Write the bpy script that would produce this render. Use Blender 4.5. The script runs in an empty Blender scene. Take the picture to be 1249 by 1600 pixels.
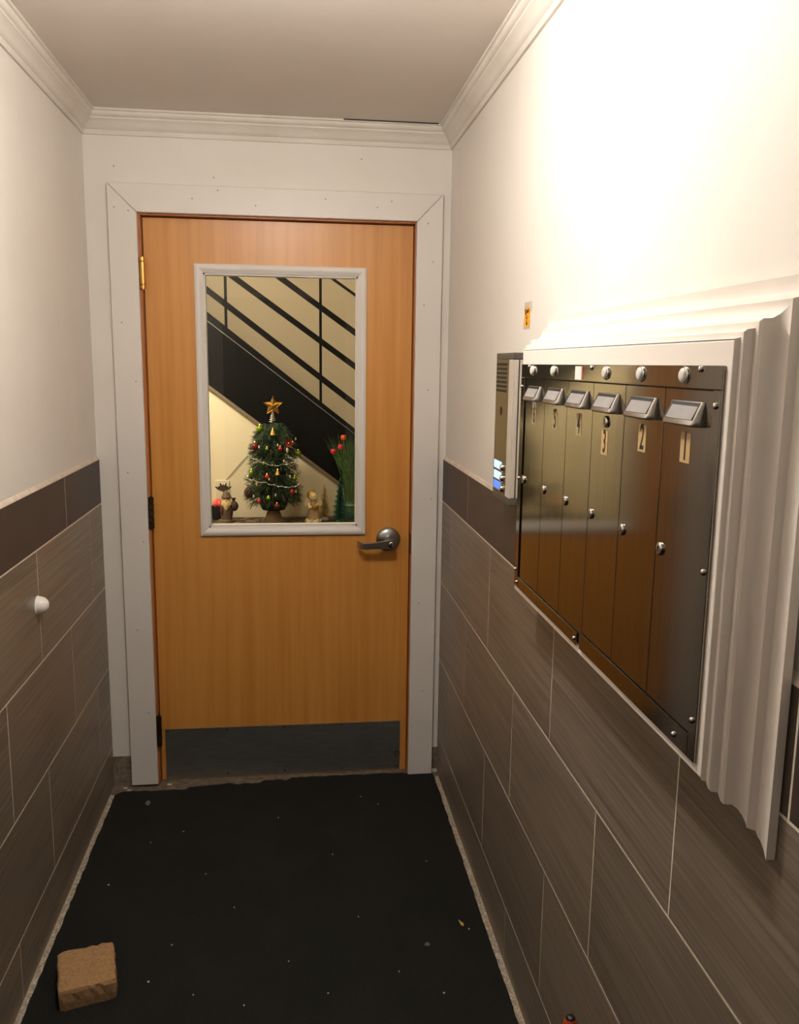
import bpy, bmesh, math, random
from mathutils import Vector, Matrix
random.seed(7)
SC = bpy.context.scene
COL = SC.collection

# ------------------------------------------------------------------ camera
F_PX, IMG_W, IMG_H = 1344.24, 1249, 1600
CAM = Vector((0.6837, -3.1397, 1.5920))
YAW, PITCH, ROLL = 0.1237, -0.1704, 0.0132
fw = Vector((math.sin(YAW)*math.cos(PITCH), math.cos(YAW)*math.cos(PITCH), math.sin(PITCH)))
rt = Vector((math.cos(YAW), -math.sin(YAW), 0))
up = rt.cross(fw)
rr = rt*math.cos(ROLL)+up*math.sin(ROLL)
uu = -rt*math.sin(ROLL)+up*math.cos(ROLL)
cd = bpy.data.cameras.new('camera')
cam = bpy.data.objects.new('camera', cd); COL.objects.link(cam)
m = Matrix.Identity(4)
for i in range(3):
    m[i][0], m[i][1], m[i][2], m[i][3] = rr[i], uu[i], -fw[i], CAM[i]
cam.matrix_world = m
cd.sensor_fit = 'VERTICAL'; cd.sensor_height = 36.0; cd.lens = F_PX/IMG_H*36.0
cd.clip_start = 0.02; cd.clip_end = 60
SC.camera = cam

# ------------------------------------------------------------------ world and exposure
w = bpy.data.worlds.new('world'); SC.world = w; w.use_nodes = True
w.node_tree.nodes['Background'].inputs[0].default_value = (0.02, 0.02, 0.022, 1)
w.node_tree.nodes['Background'].inputs[1].default_value = 0.3
SC.view_settings.view_transform = 'Standard'
SC.view_settings.look = 'None'
SC.view_settings.gamma = 1.0
SC.view_settings.use_curve_mapping = False
SC.view_settings.exposure = 0.0
LAMP_POWER = 166.0      # emission strength of the vestibule globe
LAMP_POS = (0.63, -1.60, 2.315)
FILL_POWER = 11.0     # unseen globe added as fill light
FILL_POS = (0.62, -3.45, 2.335)
HALL_POWER = 215.0
HALL_POS = (-0.12, 0.62, 2.15)

# ------------------------------------------------------------------ dimensions
W = 1.2354            # between the tile faces
H = 2.405             # ceiling
XL, XR = -0.008, W+0.008   # plaster planes
YN = -4.20            # wall behind the camera
TT = 1.2445           # tile top

def s2l(c):
    return tuple((v/255/12.92 if v/255 <= 0.04045 else ((v/255+0.055)/1.055)**2.4) for v in c)+(1.0,)

# ------------------------------------------------------------------ materials
MATS = {}
def nm(name):
    mt = bpy.data.materials.new(name); mt.use_nodes = True
    MATS[name] = mt
    nt = mt.node_tree
    return mt, nt, nt.nodes['Principled BSDF']
def N(nt, t, **k):
    n = nt.nodes.new(t)
    for a, b in k.items():
        setattr(n, a, b)
    return n
def coords(nt, scale=(1, 1, 1), kind='Object', rnd=False):
    tc = N(nt, 'ShaderNodeTexCoord'); mp = N(nt, 'ShaderNodeMapping')
    mp.inputs['Scale'].default_value = scale
    src = tc.outputs[kind]
    if rnd:
        oi = N(nt, 'ShaderNodeObjectInfo'); vm = N(nt, 'ShaderNodeVectorMath', operation='SCALE')
        cb = N(nt, 'ShaderNodeCombineXYZ')
        for i in range(3): nt.links.new(oi.outputs['Random'], cb.inputs[i])
        vm.inputs['Scale'].default_value = 17.0
        nt.links.new(cb.outputs[0], vm.inputs[0])
        ad = N(nt, 'ShaderNodeVectorMath', operation='ADD')
        nt.links.new(src, ad.inputs[0]); nt.links.new(vm.outputs[0], ad.inputs[1])
        src = ad.outputs[0]
    nt.links.new(src, mp.inputs['Vector'])
    return mp.outputs[0]
def noise(nt, vec, scale=5, detail=4, rough=0.55):
    n = N(nt, 'ShaderNodeTexNoise'); n.inputs['Scale'].default_value = scale
    n.inputs['Detail'].default_value = detail; n.inputs['Roughness'].default_value = rough
    nt.links.new(vec, n.inputs['Vector']); return n.outputs[0]
def ramp(nt, fac, stops):
    r = N(nt, 'ShaderNodeValToRGB')
    while len(r.color_ramp.elements) < len(stops): r.color_ramp.elements.new(0.5)
    for e, (p, c) in zip(r.color_ramp.elements, stops):
        e.position = p; e.color = c
    nt.links.new(fac, r.inputs[0]); return r.outputs[0]
def mix(nt, fac, a, b, mode='MIX'):
    x = N(nt, 'ShaderNodeMix', data_type='RGBA', blend_type=mode)
    for sock, v in ((x.inputs[0], fac), (x.inputs[6], a), (x.inputs[7], b)):
        if hasattr(v, 'is_linked'): nt.links.new(v, sock)
        else: sock.default_value = v
    return x.outputs[2]
def bump(nt, bs, h, strength=0.2, dist=0.002):
    b = N(nt, 'ShaderNodeBump'); b.inputs['Strength'].default_value = strength
    b.inputs['Distance'].default_value = dist
    nt.links.new(h, b.inputs['Height']); nt.links.new(b.outputs[0], bs.inputs['Normal'])

def plain(name, c, rough=0.5, metal=0.0, var=0.06, scale=30, bmp=0.0, spec=0.5):
    mt, nt, bs = nm(name)
    v = coords(nt); n = noise(nt, v, scale)
    a = tuple(x*(1-var) for x in s2l(c)[:3])+(1,); b = tuple(min(1, x*(1+var)) for x in s2l(c)[:3])+(1,)
    nt.links.new(ramp(nt, n, [(0.35, a), (0.65, b)]), bs.inputs['Base Color'])
    bs.inputs['Roughness'].default_value = rough; bs.inputs['Metallic'].default_value = metal
    bs.inputs['Specular IOR Level'].default_value = spec
    if bmp: bump(nt, bs, n, bmp)
    return mt

def m_paint(name, c, dirt, rough=0.5, amount=0.35):
    mt, nt, bs = nm(name)
    v = coords(nt)
    big = noise(nt, v, 2.3, 5, 0.6); fine = noise(nt, v, 55, 3)
    f = ramp(nt, big, [(0.45, (0, 0, 0, 1)), (0.8, (amount,)*3+(1,))])
    col = mix(nt, f, s2l(c), s2l(dirt))
    nt.links.new(col, bs.inputs['Base Color'])
    bs.inputs['Roughness'].default_value = rough
    bs.inputs['Specular IOR Level'].default_value = 0.35
    bump(nt, bs, fine, 0.12, 0.0015)
    return mt
M_wall = m_paint('plaster_paint', (230, 223, 213), (208, 198, 184), 0.55)
M_ceil = m_paint('ceiling_paint', (226, 216, 207), (212, 199, 188), 0.7)
M_trim = m_paint('trim_paint', (226, 219, 210), (210, 200, 186), 0.42)
M_crown = m_paint('crown_paint', (226, 217, 206), (190, 176, 156), 0.5, 0.6)
M_board = m_paint('board_paint', (234, 225, 214), (214, 190, 170), 0.45, 0.25)
M_bare = plain('bare_plaster', (122, 108, 90), 0.9, var=0.3, scale=60, bmp=0.5)
M_caulk = plain('caulk', (205, 190, 172), 0.6, var=0.1)
M_grout = plain('grout', (226, 213, 192), 0.85, var=0.1, scale=90)

def m_tile(name, base, light, dark, streak=(1.0, 2.2, 150), rough=0.38):
    mt, nt, bs = nm(name)
    v = coords(nt, streak, rnd=True)
    n = noise(nt, v, 1.0, 5, 0.62)
    v2 = coords(nt, (1, 1.2, 4), rnd=True); n2 = noise(nt, v2, 2.0, 2)
    c1 = ramp(nt, n, [(0.28, s2l(dark)), (0.5, s2l(base)), (0.74, s2l(light))])
    oi = N(nt, 'ShaderNodeObjectInfo')
    c2 = mix(nt, ramp(nt, n2, [(0.3, (0.0, 0, 0, 1)), (0.75, (0.35,)*3+(1,))]), c1, s2l(light))
    hv = N(nt, 'ShaderNodeHueSaturation')
    mr = N(nt, 'ShaderNodeMapRange'); mr.inputs['To Min'].default_value = 0.9; mr.inputs['To Max'].default_value = 1.1
    nt.links.new(oi.outputs['Random'], mr.inputs[0]); nt.links.new(mr.outputs[0], hv.inputs['Value'])
    nt.links.new(c2, hv.inputs['Color'])
    nt.links.new(hv.outputs[0], bs.inputs['Base Color'])
    bs.inputs['Roughness'].default_value = rough
    bump(nt, bs, n, 0.15, 0.001)
    return mt
M_tile = m_tile('grey_brown_tile', (118, 105, 91), (148, 134, 116), (86, 75, 64))
M_band = m_tile('dark_band_tile', (64, 52, 45), (71, 58, 50), (58, 47, 41), (1, 6, 10), 0.48)

def m_wood(name, base, light, dark, rough=0.38, coat=0.15):
    mt, nt, bs = nm(name)
    v = coords(nt, (38, 38, 1.1)); n = noise(nt, v, 1.0, 6, 0.6)
    v2 = coords(nt, (5.5, 5.5, 0.6)); n2 = noise(nt, v2, 1.0, 2)
    c1 = ramp(nt, n, [(0.3, s2l(dark)), (0.52, s2l(base)), (0.75, s2l(light))])
    c2 = mix(nt, ramp(nt, n2, [(0.35, (0, 0, 0, 1)), (0.7, (0.45,)*3+(1,))]), c1, s2l(light))
    nt.links.new(c2, bs.inputs['Base Color'])
    bs.inputs['Roughness'].default_value = rough
    bs.inputs['Coat Weight'].default_value = coat; bs.inputs['Coat Roughness'].default_value = 0.3
    return mt
M_door = m_wood('maple_veneer', (205, 140, 64), (214, 152, 76), (191, 124, 51))
M_jamb = m_wood('jamb_wood', (172, 104, 52), (186, 116, 62), (148, 84, 40), 0.45, 0.05)

def m_metal(name, c, rough, scale=(1, 1, 1), var=0.12, aniso=None):
    mt, nt, bs = nm(name)
    v = coords(nt, scale); n = noise(nt, v, 8, 4)
    a = tuple(x*(1-var) for x in s2l(c)[:3])+(1,); b = tuple(min(1, x*(1+var)) for x in s2l(c)[:3])+(1,)
    nt.links.new(ramp(nt, n, [(0.3, a), (0.7, b)]), bs.inputs['Base Color'])
    mr = N(nt, 'ShaderNodeMapRange'); mr.inputs['To Min'].default_value = rough*0.8; mr.inputs['To Max'].default_value = rough*1.25
    nt.links.new(n, mr.inputs[0]); nt.links.new(mr.outputs[0], bs.inputs['Roughness'])
    bs.inputs['Metallic'].default_value = 1.0
    return mt
M_steel = m_metal('stainless_steel', (136, 130, 120), 0.11, (1, 12, 1.0), 0.07)
M_hood = m_metal('cast_steel', (176, 170, 162), 0.34)
M_chrome = m_metal('chrome', (205, 202, 196), 0.12)
M_kick = m_metal('kick_steel', (158, 160, 156), 0.5, (2, 1, 14), 0.12)
M_lever = m_metal('satin_chrome', (160, 160, 158), 0.28)
M_brass = m_metal('brass', (214, 168, 92), 0.3)
M_bronze = m_metal('aged_bronze', (92, 74, 54), 0.45)
M_black = plain('black_recess', (14, 13, 12), 0.6)
M_nail = plain('nail_mark', (120, 106, 92), 0.8)
M_white = plain('white_plastic', (236, 230, 220), 0.28, var=0.02)
M_pushw = plain('push_button', (216, 210, 200), 0.3, var=0.03)
M_card = plain('name_card', (142, 138, 134), 0.6, var=0.06)
M_tan = plain('tan_sticker', (190, 158, 108), 0.5, var=0.05)
M_tan_old = plain('faded_sticker', (158, 142, 104), 0.4, var=0.1)
M_ink = plain('black_ink', (22, 16, 12), 0.6)
M_tape = plain('white_tape', (232, 226, 214), 0.6)
M_pink = plain('red_tape_edge', (225, 110, 105), 0.6)
M_ornge = plain('orange_paper', (246, 168, 36), 0.6, var=0.03)
M_clear = plain('cloudy_tape', (206, 198, 196), 0.25, var=0.03)
M_icolive = m_metal('intercom_face', (140, 130, 106), 0.36, (1, 1, 20), 0.05)
M_iclight = plain('intercom_rim', (188, 178, 164), 0.4, var=0.03)
M_icdark = plain('intercom_cap', (74, 69, 62), 0.45, var=0.06)
def emit(name, c, e, strength):
    mt, nt, bs = nm(name)
    v = coords(nt); n = noise(nt, v, 30, 2)
    nt.links.new(ramp(nt, n, [(0.3, s2l(c)), (0.7, s2l(tuple(min(255, x+6) for x in c)))]), bs.inputs['Base Color'])
    bs.inputs['Emission Color'].default_value = e+(1,) if len(e) == 3 else e
    bs.inputs['Emission Strength'].default_value = strength
    return mt
M_blue1 = emit('lit_name_window', (120, 170, 240), (0.50, 0.74, 1.0), 1.25)
M_blue2 = emit('lit_name_window_blue', (60, 100, 220), (0.10, 0.26, 0.95), 0.9)
M_globe = emit('lit_globe', (255, 240, 220), (1.0, 0.955, 0.905), LAMP_POWER)
M_fillglobe = emit('fill_globe', (255, 240, 220), (1.0, 0.955, 0.905), FILL_POWER)
M_hallglobe = emit('lit_hall_globe', (255, 236, 200), (1.0, 0.88, 0.72), HALL_POWER)

# carpet
mt, nt, bs = nm('black_carpet'); M_carpet = mt
v = coords(nt); n = noise(nt, v, 420, 3, 0.7); n2 = noise(nt, v, 6, 4)
nt.links.new(mix(nt, ramp(nt, n2, [(0.4, (0, 0, 0, 1)), (0.7, (0.5,)*3+(1,))]),
   ramp(nt, n, [(0.35, s2l((20, 21, 19))), (0.6, s2l((43, 43, 39))), (0.78, s2l((84, 83, 76)))]), s2l((43, 42, 37))), bs.inputs['Base Color'])
bs.inputs['Roughness'].default_value = 0.95; bs.inputs['Specular IOR Level'].default_value = 0.1
bump(nt, bs, n, 0.9, 0.004)
# terrazzo floor
mt, nt, bs = nm('terrazzo'); M_floor = mt
v = coords(nt); vo = N(nt, 'ShaderNodeTexVoronoi'); vo.inputs['Scale'].default_value = 190; nt.links.new(v, vo.inputs['Vector'])
n = noise(nt, v, 60, 5, 0.7)
nt.links.new(mix(nt, ramp(nt, n, [(0.42, (0, 0, 0, 1)), (0.6, (1, 1, 1, 1))]),
   ramp(nt, vo.outputs['Color'], [(0.1, s2l((120, 110, 94))), (0.5, s2l((186, 174, 154))), (0.9, s2l((214, 204, 186)))]), s2l((150, 136, 114))), bs.inputs['Base Color'])
bs.inputs['Roughness'].default_value = 0.75; bump(nt, bs, n, 0.6, 0.003)
M_dust = plain('dusty_threshold', (104, 92, 74), 0.8, var=0.3, scale=40, bmp=0.4)
M_brick = plain('tan_concrete', (158, 122, 82), 0.95, var=0.16, scale=140, bmp=0.7)
# glass
mt, nt, bs = nm('window_glass'); M_glass = mt
nt.nodes.remove(bs); out = nt.nodes['Material Output']
tr = N(nt, 'ShaderNodeBsdfTransparent'); tr.inputs[0].default_value = (0.93, 0.95, 0.92, 1)
gl = N(nt, 'ShaderNodeBsdfGlossy'); gl.inputs['Roughness'].default_value = 0.02
fr = N(nt, 'ShaderNodeFresnel'); fr.inputs[0].default_value = 1.4
ms = N(nt, 'ShaderNodeMixShader')
nt.links.new(fr.outputs[0], ms.inputs[0]); nt.links.new(tr.outputs[0], ms.inputs[1]); nt.links.new(gl.outputs[0], ms.inputs[2])
nt.links.new(ms.outputs[0], out.inputs[0])
# hall
M_hall = m_paint('hall_cream_paint', (228, 214, 180), (220, 204, 168), 0.6)
M_hallb = m_paint('hall_beige_paint', (214, 198, 170), (204, 188, 158), 0.6)
M_iron = plain('black_iron', (9, 9, 9), 0.5, var=0.1, spec=0.15)
M_ironglint = plain('painted_iron_highlight', (112, 110, 104), 0.4, var=0.1)  # grey colour paints a highlight on the stringer edge
M_flange = plain('grey_brown_flange', (120, 106, 84), 0.6)
M_table = m_wood('dark_table_wood', (70, 46, 28), (92, 62, 38), (44, 28, 18), 0.4, 0.1)
mt, nt, bs = nm('runner_cloth'); M_runner = mt
v = coords(nt); n = noise(nt, v, 26, 5, 0.7)
nt.links.new(ramp(nt, n, [(0.4, s2l((34, 24, 16))), (0.52, s2l((84, 64, 42))), (0.62, s2l((150, 122, 84)))]), bs.inputs['Base Color'])
bs.inputs['Roughness'].default_value = 0.9; bump(nt, bs, n, 0.5, 0.004)
def m_leaf(name, a, b, c, scale=40, st=(1, 1, 1)):
    mt, nt, bs = nm(name)
    v = coords(nt, st); n = noise(nt, v, scale, 3)
    nt.links.new(ramp(nt, n, [(0.3, s2l(a)), (0.55, s2l(b)), (0.8, s2l(c))]), bs.inputs['Base Color'])
    bs.inputs['Roughness'].default_value = 0.55
    return mt
M_needle = m_leaf('pine_needles', (22, 40, 22), (48, 74, 40), (112, 132, 84))
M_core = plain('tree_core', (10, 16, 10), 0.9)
M_gneedle = m_leaf('green_bristle', (16, 62, 42), (34, 100, 68), (200, 222, 206), 300)
M_goldbr = m_leaf('gold_bristle', (196, 166, 104), (230, 206, 146), (252, 240, 200), 300)
M_grass = m_leaf('grass_blades', (34, 66, 30), (84, 124, 58), (196, 206, 140), 260, (1, 1, .02))
M_gold = m_metal('gold_wire', (216, 168, 84), 0.25)
M_glit = plain('gold_glitter', (196, 150, 70), 0.25, 0.8, 0.4, 500)
M_gbaub = plain('green_bauble_gloss', (120, 150, 18), 0.18, 0.5, 0.05)
M_rbaub = plain('red_bauble_gloss', (196, 36, 36), 0.25, 0.2, 0.05)
M_rglit = plain('dark_red_glitter', (110, 32, 24), 0.5, 0.3, 0.5, 400)
M_wbaub = plain('pearl_bauble', (236, 222, 184), 0.2, 0.3, 0.05)
M_silver = m_metal('silver_bead', (210, 210, 200), 0.22)
M_burlap = plain('burlap', (120, 100, 74), 0.95, var=0.25, scale=200, bmp=0.6)
M_pot = plain('black_pot', (22, 21, 26), 0.4)
M_rose = plain('coral_rose', (226, 88, 78), 0.6, var=0.2, scale=60)
M_beard = plain('cream_beard', (216, 190, 140), 0.8, var=0.25, scale=160, bmp=0.8)
M_coat = plain('brown_coat', (96, 78, 58), 0.7, var=0.3, scale=80, bmp=0.3)
M_coatr = plain('maroon_cloth', (84, 30, 26), 0.7, var=0.2)
M_sack = plain('dark_sack', (70, 52, 38), 0.8, var=0.3, scale=70, bmp=0.4)
M_skin = plain('painted_face', (206, 150, 104), 0.6)
M_resin = plain('cream_resin', (240, 224, 180), 0.5, var=0.12, scale=60, bmp=0.3)
M_resin2 = plain('tan_resin', (188, 160, 112), 0.6, var=0.15, scale=60)
M_resing = plain('gold_resin', (206, 160, 62), 0.35, 0.4, 0.15)
M_tulip = plain('crimson_petal', (206, 30, 52), 0.5, var=0.2)
M_tulipo = plain('orange_petal', (226, 76, 26), 0.5, var=0.2)
M_plate = plain('outlet_plastic', (226, 214, 184), 0.4, var=0.02)
M_lint = plain('pale_lint', (206, 200, 188), 0.8)
M_leafy = plain('dry_leaf', (196, 160, 86), 0.8)
M_greyfluff = plain('grey_fluff', (96, 94, 92), 0.9)
M_orangeh = plain('orange_rubber', (190, 74, 30), 0.5, var=0.2, scale=120)

# ------------------------------------------------------------------ mesh helpers
def box(bm, x0, x1, y0, y1, z0, z1):
    vs = [bm.verts.new(p) for p in ((x0,y0,z0),(x1,y0,z0),(x1,y1,z0),(x0,y1,z0),(x0,y0,z1),(x1,y0,z1),(x1,y1,z1),(x0,y1,z1))]
    for f in ((0,3,2,1),(4,5,6,7),(0,1,5,4),(1,2,6,5),(2,3,7,6),(3,0,4,7)):
        bm.faces.new([vs[i] for i in f])
    return vs
def loft(bm, rings, closed=True, caps=True):
    R = [[bm.verts.new(p) for p in r] for r in rings]
    n = len(R[0])
    for a, b in zip(R, R[1:]):
        for i in range(n if closed else n-1):
            j = (i+1) % n
            bm.faces.new((a[i], a[j], b[j], b[i]))
    if caps and closed:
        bm.faces.new(list(reversed(R[0]))); bm.faces.new(R[-1])
    return R
def frame_of(d):
    d = d.normalized(); a = Vector((0, 0, 1)) if abs(d.z) < 0.9 else Vector((1, 0, 0))
    u_ = d.cross(a).normalized(); v_ = d.cross(u_).normalized()
    return u_, v_
def tube(bm, pts, r, seg=8, taper=None):
    pts = [Vector(p) for p in pts]; rings = []
    for i, p in enumerate(pts):
        d = (pts[min(i+1, len(pts)-1)]-pts[max(i-1, 0)])
        u_, v_ = frame_of(d)
        rad = (taper[i] if taper else r)
        rings.append([p+(u_*math.cos(t)+v_*math.sin(t))*rad for t in [2*math.pi*k/seg for k in range(seg)]])
    loft(bm, rings)
def lathe(bm, prof, c, axis=(0, 0, 1), seg=20, sq=(1, 1)):
    c = Vector(c); ax = Vector(axis).normalized()
    if abs(ax.z) > 0.9: u_, v_ = Vector((1, 0, 0)), Vector((0, 1, 0))
    else: u_ = Vector((0, 0, 1)).cross(ax).normalized(); v_ = Vector((0, 0, 1))
    rings = []
    for r, h in prof:
        r = max(r, 1e-5)
        rings.append([c+ax*h+(u_*math.cos(t)*sq[0]+v_*math.sin(t)*sq[1])*r for t in [2*math.pi*k/seg for k in range(seg)]])
    loft(bm, rings)
def ball(bm, c, r, seg=14, ring=8, s=(1, 1, 1)):
    c = Vector(c); rings = []
    for i in range(1, ring):
        a = math.pi*i/ring
        rings.append([c+Vector((math.sin(a)*math.cos(t)*r*s[0], math.sin(a)*math.sin(t)*r*s[1], -math.cos(a)*r*s[2])) for t in [2*math.pi*k/seg for k in range(seg)]])
    R = loft(bm, rings, caps=False)
    b0 = bm.verts.new(c-Vector((0, 0, r*s[2]))); b1 = bm.verts.new(c+Vector((0, 0, r*s[2])))
    for i in range(seg):
        j = (i+1) % seg
        bm.faces.new((b0, R[0][j], R[0][i])); bm.faces.new((b1, R[-1][i], R[-1][j]))
def B(): return bmesh.new()
def fin(bm, name):
    bmesh.ops.recalc_face_normals(bm, faces=bm.faces)
    me = bpy.data.meshes.new(name); bm.to_mesh(me); bm.free(); return me
def obj(name, bm, mat, parent=None, smooth=False, bevel=0.0, segs=2, label=None, kind=None, loc=None):
    me = fin(bm, name) if isinstance(bm, bmesh.types.BMesh) else bm
    if not me.materials: me.materials.append(mat)
    if smooth:
        me.polygons.foreach_set('use_smooth', [True]*len(me.polygons))
        try: me.set_sharp_from_angle(angle=math.radians(40))
        except Exception: pass
    o = bpy.data.objects.new(name, me); COL.objects.link(o)
    if loc is not None: o.location = loc
    if bevel:
        b = o.modifiers.new('bevel', 'BEVEL'); b.width = bevel; b.segments = segs; b.limit_method = 'ANGLE'
    if parent:
        o.parent = parent; o.matrix_parent_inverse = (PINV[parent.name] if parent.name in PINV else Matrix.Identity(4))
    if label: o['label'] = label
    if kind: o['kind'] = kind
    return o
PINV = {}
def tag(o, label, cat=None, group=None, kind=None):
    o['label'] = label
    if cat: o['category'] = cat
    if group: o['group'] = group
    if kind: o['kind'] = kind
    return o
def thing(name, loc, label, cat=None, group=None, kind=None):
    o = bpy.data.objects.new(name, None); COL.objects.link(o); o.location = loc
    o.empty_display_size = 0.05
    PINV[o.name] = Matrix.Translation(-Vector(loc))
    return tag(o, label, cat, group, kind)
def struct(name, bm, mat, label, **k):
    return tag(obj(name, bm, mat, **k), label, kind='structure')

# ================================================================== THE SHELL
b = B(); box(b, -0.12, W+0.12, YN-0.1, 0.0, -0.08, 0.0)
floor = struct('floor', b, M_floor, 'speckled stone floor showing as a thin strip beside the tiles')
b = B(); box(b, -0.12, W+0.12, YN-0.1, 0.0, H, H+0.08)
struct('ceiling', b, M_ceil, 'flat off-white vestibule ceiling')
b = B(); box(b, XL-0.1, XL, YN, 0.0, 0.0, H)
wall_l = struct('wall_left', b, M_wall, 'left wall, white plaster above grey-brown tiles')
b = B(); box(b, XR, XR+0.1, YN, 0.0, 0.0, H)
wall_r = struct('wall_right', b, M_wall, 'right wall, white plaster above grey-brown tiles')
EX0, EX1, EZ = 0.10, 1.13, 2.12
b = B(); box(b, XL-0.1, EX0, YN-0.1, YN, 0, H); box(b, EX1, XR+0.1, YN-0.1, YN, 0, H); box(b, EX0, EX1, YN-0.1, YN, EZ, H)
struct('wall_near', b, M_wall, 'white wall around the street door behind the viewer')
door2 = thing('door_2', (0.615, YN-0.05, 0), 'dark glazed street door behind the viewer', kind='structure')
b = B(); box(b, EX0, EX0+0.10, YN-0.08, YN-0.03, 0, EZ); box(b, EX1-0.10, EX1, YN-0.08, YN-0.03, 0, EZ); box(b, EX0+0.10, EX1-0.10, YN-0.08, YN-0.03, 0, 0.28); box(b, EX0+0.10, EX1-0.10, YN-0.08, YN-0.03, EZ-0.12, EZ)
obj('door_frame', b, M_icdark, door2)
b = B(); box(b, EX0+0.10, EX1-0.10, YN-0.06, YN-0.052, 0.28, EZ-0.12); obj('pane', b, M_glass, door2)
# far wall with the door opening
OX0, OX1, OZ = 0.160, 1.1225, 2.088
b = B()
box(b, XL-0.1, OX0, 0.0, 0.13, 0, H+0.8); box(b, OX1, XR+0.1, 0.0, 0.13, 0, H+0.8); box(b, OX0, OX1, 0.0, 0.13, OZ, H+0.8)
wall_f = struct('wall_far', b, M_wall, 'white end wall around the wooden door')
b = B(); box(b, XL, 0.0668, -0.0025, 0.0, 0.0, 0.122)
obj('bare_patch', b, M_bare, wall_f, label='unpainted brown plaster left of the door casing')
b = B(); box(b, 1.2135, XR, -0.0025, 0.0, 0.02, 0.108)
obj('bare_patch', b, M_bare, wall_f, label='unpainted grey plaster right of the door casing')

# ---- tiles
PH, PL, G, TH = 0.3078, 0.6126, 0.0040, 0.008
tile_cache = {}
def tile_mesh(dy, dz, sgn, mat):
    k = (round(dy, 4), round(dz, 4), sgn, mat.name)
    if k in tile_cache: return tile_cache[k]
    bm = B(); c = 0.0012; y, z = dy/2, dz/2; d = TH*sgn
    rect = lambda x, yy, zz: [(x, -yy, -zz), (x, yy, -zz), (x, yy, zz), (x, -yy, zz)]
    loft(bm, [rect(0, y, z), rect(d-c*0.5*sgn, y, z), rect(d, y-c*0.5, z-c*0.5)])
    me = fin(bm, 'tile'); me.materials.append(mat); tile_cache[k] = me
    return me
Z3, Z2, Z1, Z0 = 0.1645, 0.4723, 0.7801, 1.0879
def tile_wall(parent, xp, sgn, offs, ymin):
    rows = [(0.004, Z3, offs['d'], M_tile), (Z3, Z2, offs['c'], M_tile), (Z2, Z1, offs['b'], M_tile), (Z1, Z0, offs['a'], M_tile), (Z0, TT, offs['bd'], M_band)]
    for z0, z1, off, mat in rows:
        cuts = [0.0]; y = off
        while y > -0.03: y -= PL
        while y > ymin: cuts.append(y); y -= PL
        cuts.append(ymin)
        for a, c in zip(cuts, cuts[1:]):
            if a-c < 0.02: continue
            y1 = a-(G/2 if a < 0 else 0.0005); y0 = c+G/2
            zz0 = z0+G/2; zz1 = z1-(G/2 if mat is not M_band else 0)
            o = obj('tile', tile_mesh(y1-y0, zz1-zz0, sgn, mat), mat, parent)
            o.location = (xp, (y0+y1)/2, (zz0+zz1)/2)
    bm = B(); x0, x1 = sorted((xp, xp+sgn*(TH-0.0005)))
    box(bm, x0, x1, ymin, 0.0, 0.0, TT-0.001)
    obj('grout_bed', bm, M_grout, parent, label='pale grout between the tiles')
    bm = B(); s = sgn
    rings = []
    for y in (ymin, -0.0):
        rings.append([(xp, y, TT), (xp+s*TH*0.9, y, TT), (xp+s*TH*0.7, y, TT+0.004), (xp+s*0.002, y, TT+0.010), (xp, y, TT+0.012)])
    loft(bm, rings)
    obj('caulk_bead', bm, M_caulk, parent, label='pale caulk bead along the tile top')
tile_wall(wall_l, XL, 1, dict(a=-0.1837, b=-0.4875, c=-0.1863, d=-1.120, bd=-0.4756), YN)
tile_wall(wall_r, XR, -1, dict(a=-0.1919, b=-0.4906, c=-0.1988, d=-1.107, bd=-0.4629), YN)

# ---- crown moulding (three mitred lengths)
CP = [(0, 2.332), (0.007, 2.332), (0.010, 2.340), (0.010, 2.346), (0.015, 2.349), (0.019, 2.358), (0.026, 2.368), (0.036, 2.376), (0.036, 2.381), (0.041, 2.383), (0.046, 2.390), (0.046, 2.397), (0.052, 2.399), (0.052, 2.405), (0, 2.405)]
b = B(); loft(b, [[(XL+p, YN, z) for p, z in CP], [(XL+p, -p, z) for p, z in CP]])
struct('trim_1', b, M_crown, 'white crown moulding along the left wall', smooth=True)
b = B(); loft(b, [[(XL+p, -p, z) for p, z in CP], [(XR-p, -p, z) for p, z in CP]])
struct('trim_2', b, M_crown, 'white crown moulding above the door', smooth=True)
b = B(); loft(b, [[(XR-p, -p, z) for p, z in CP], [(XR-p, YN, z) for p, z in CP]])
struct('trim_3', b, M_crown, 'white crown moulding along the right wall', smooth=True)

b = B(); box(b, 0.86, 1.185, -0.0545, -0.0515, 2.4015, 2.4048)
obj('gap_crack', b, M_black, bpy.data.objects['trim_2'], label='dark crack between crown moulding and ceiling')
# ---- door casing (mitred flat boards)
CF = -0.020
def board(pts, y0, y1, name, label):
    bm = B(); loft(bm, [[(x, y1, z) for x, z in pts], [(x, y0, z) for x, z in pts]])
    return struct(name, bm, M_trim, label, bevel=0.0025)
g = 0.0006
tl = board([(0.0685, 0.012), (0.165, 0.012), (0.162, 2.086-g), (0.067, 2.180-g)], CF, 0.0, 'trim_4', 'white flat door casing board left of the wooden door')
tt = board([(0.162, 2.086+g), (1.121, 2.086+g), (1.213, 2.179), (0.067, 2.180)], CF, 0.0, 'trim_5', 'white flat head casing above the wooden door')
tr_ = board([(1.119, 0.006), (1.2125, 0.006), (1.213, 2.179-g), (1.121, 2.086-g)], CF, 0.0, 'trim_6', 'white flat door casing board right of the wooden door')
bm = B(); lathe(bm, [(0.0022, 0), (0.0022, 0.0006)], (0, 0, 0), (0, -1, 0), 8)
nail_me = fin(bm, 'nail_hole'); nail_me.materials.append(M_nail)
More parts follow.
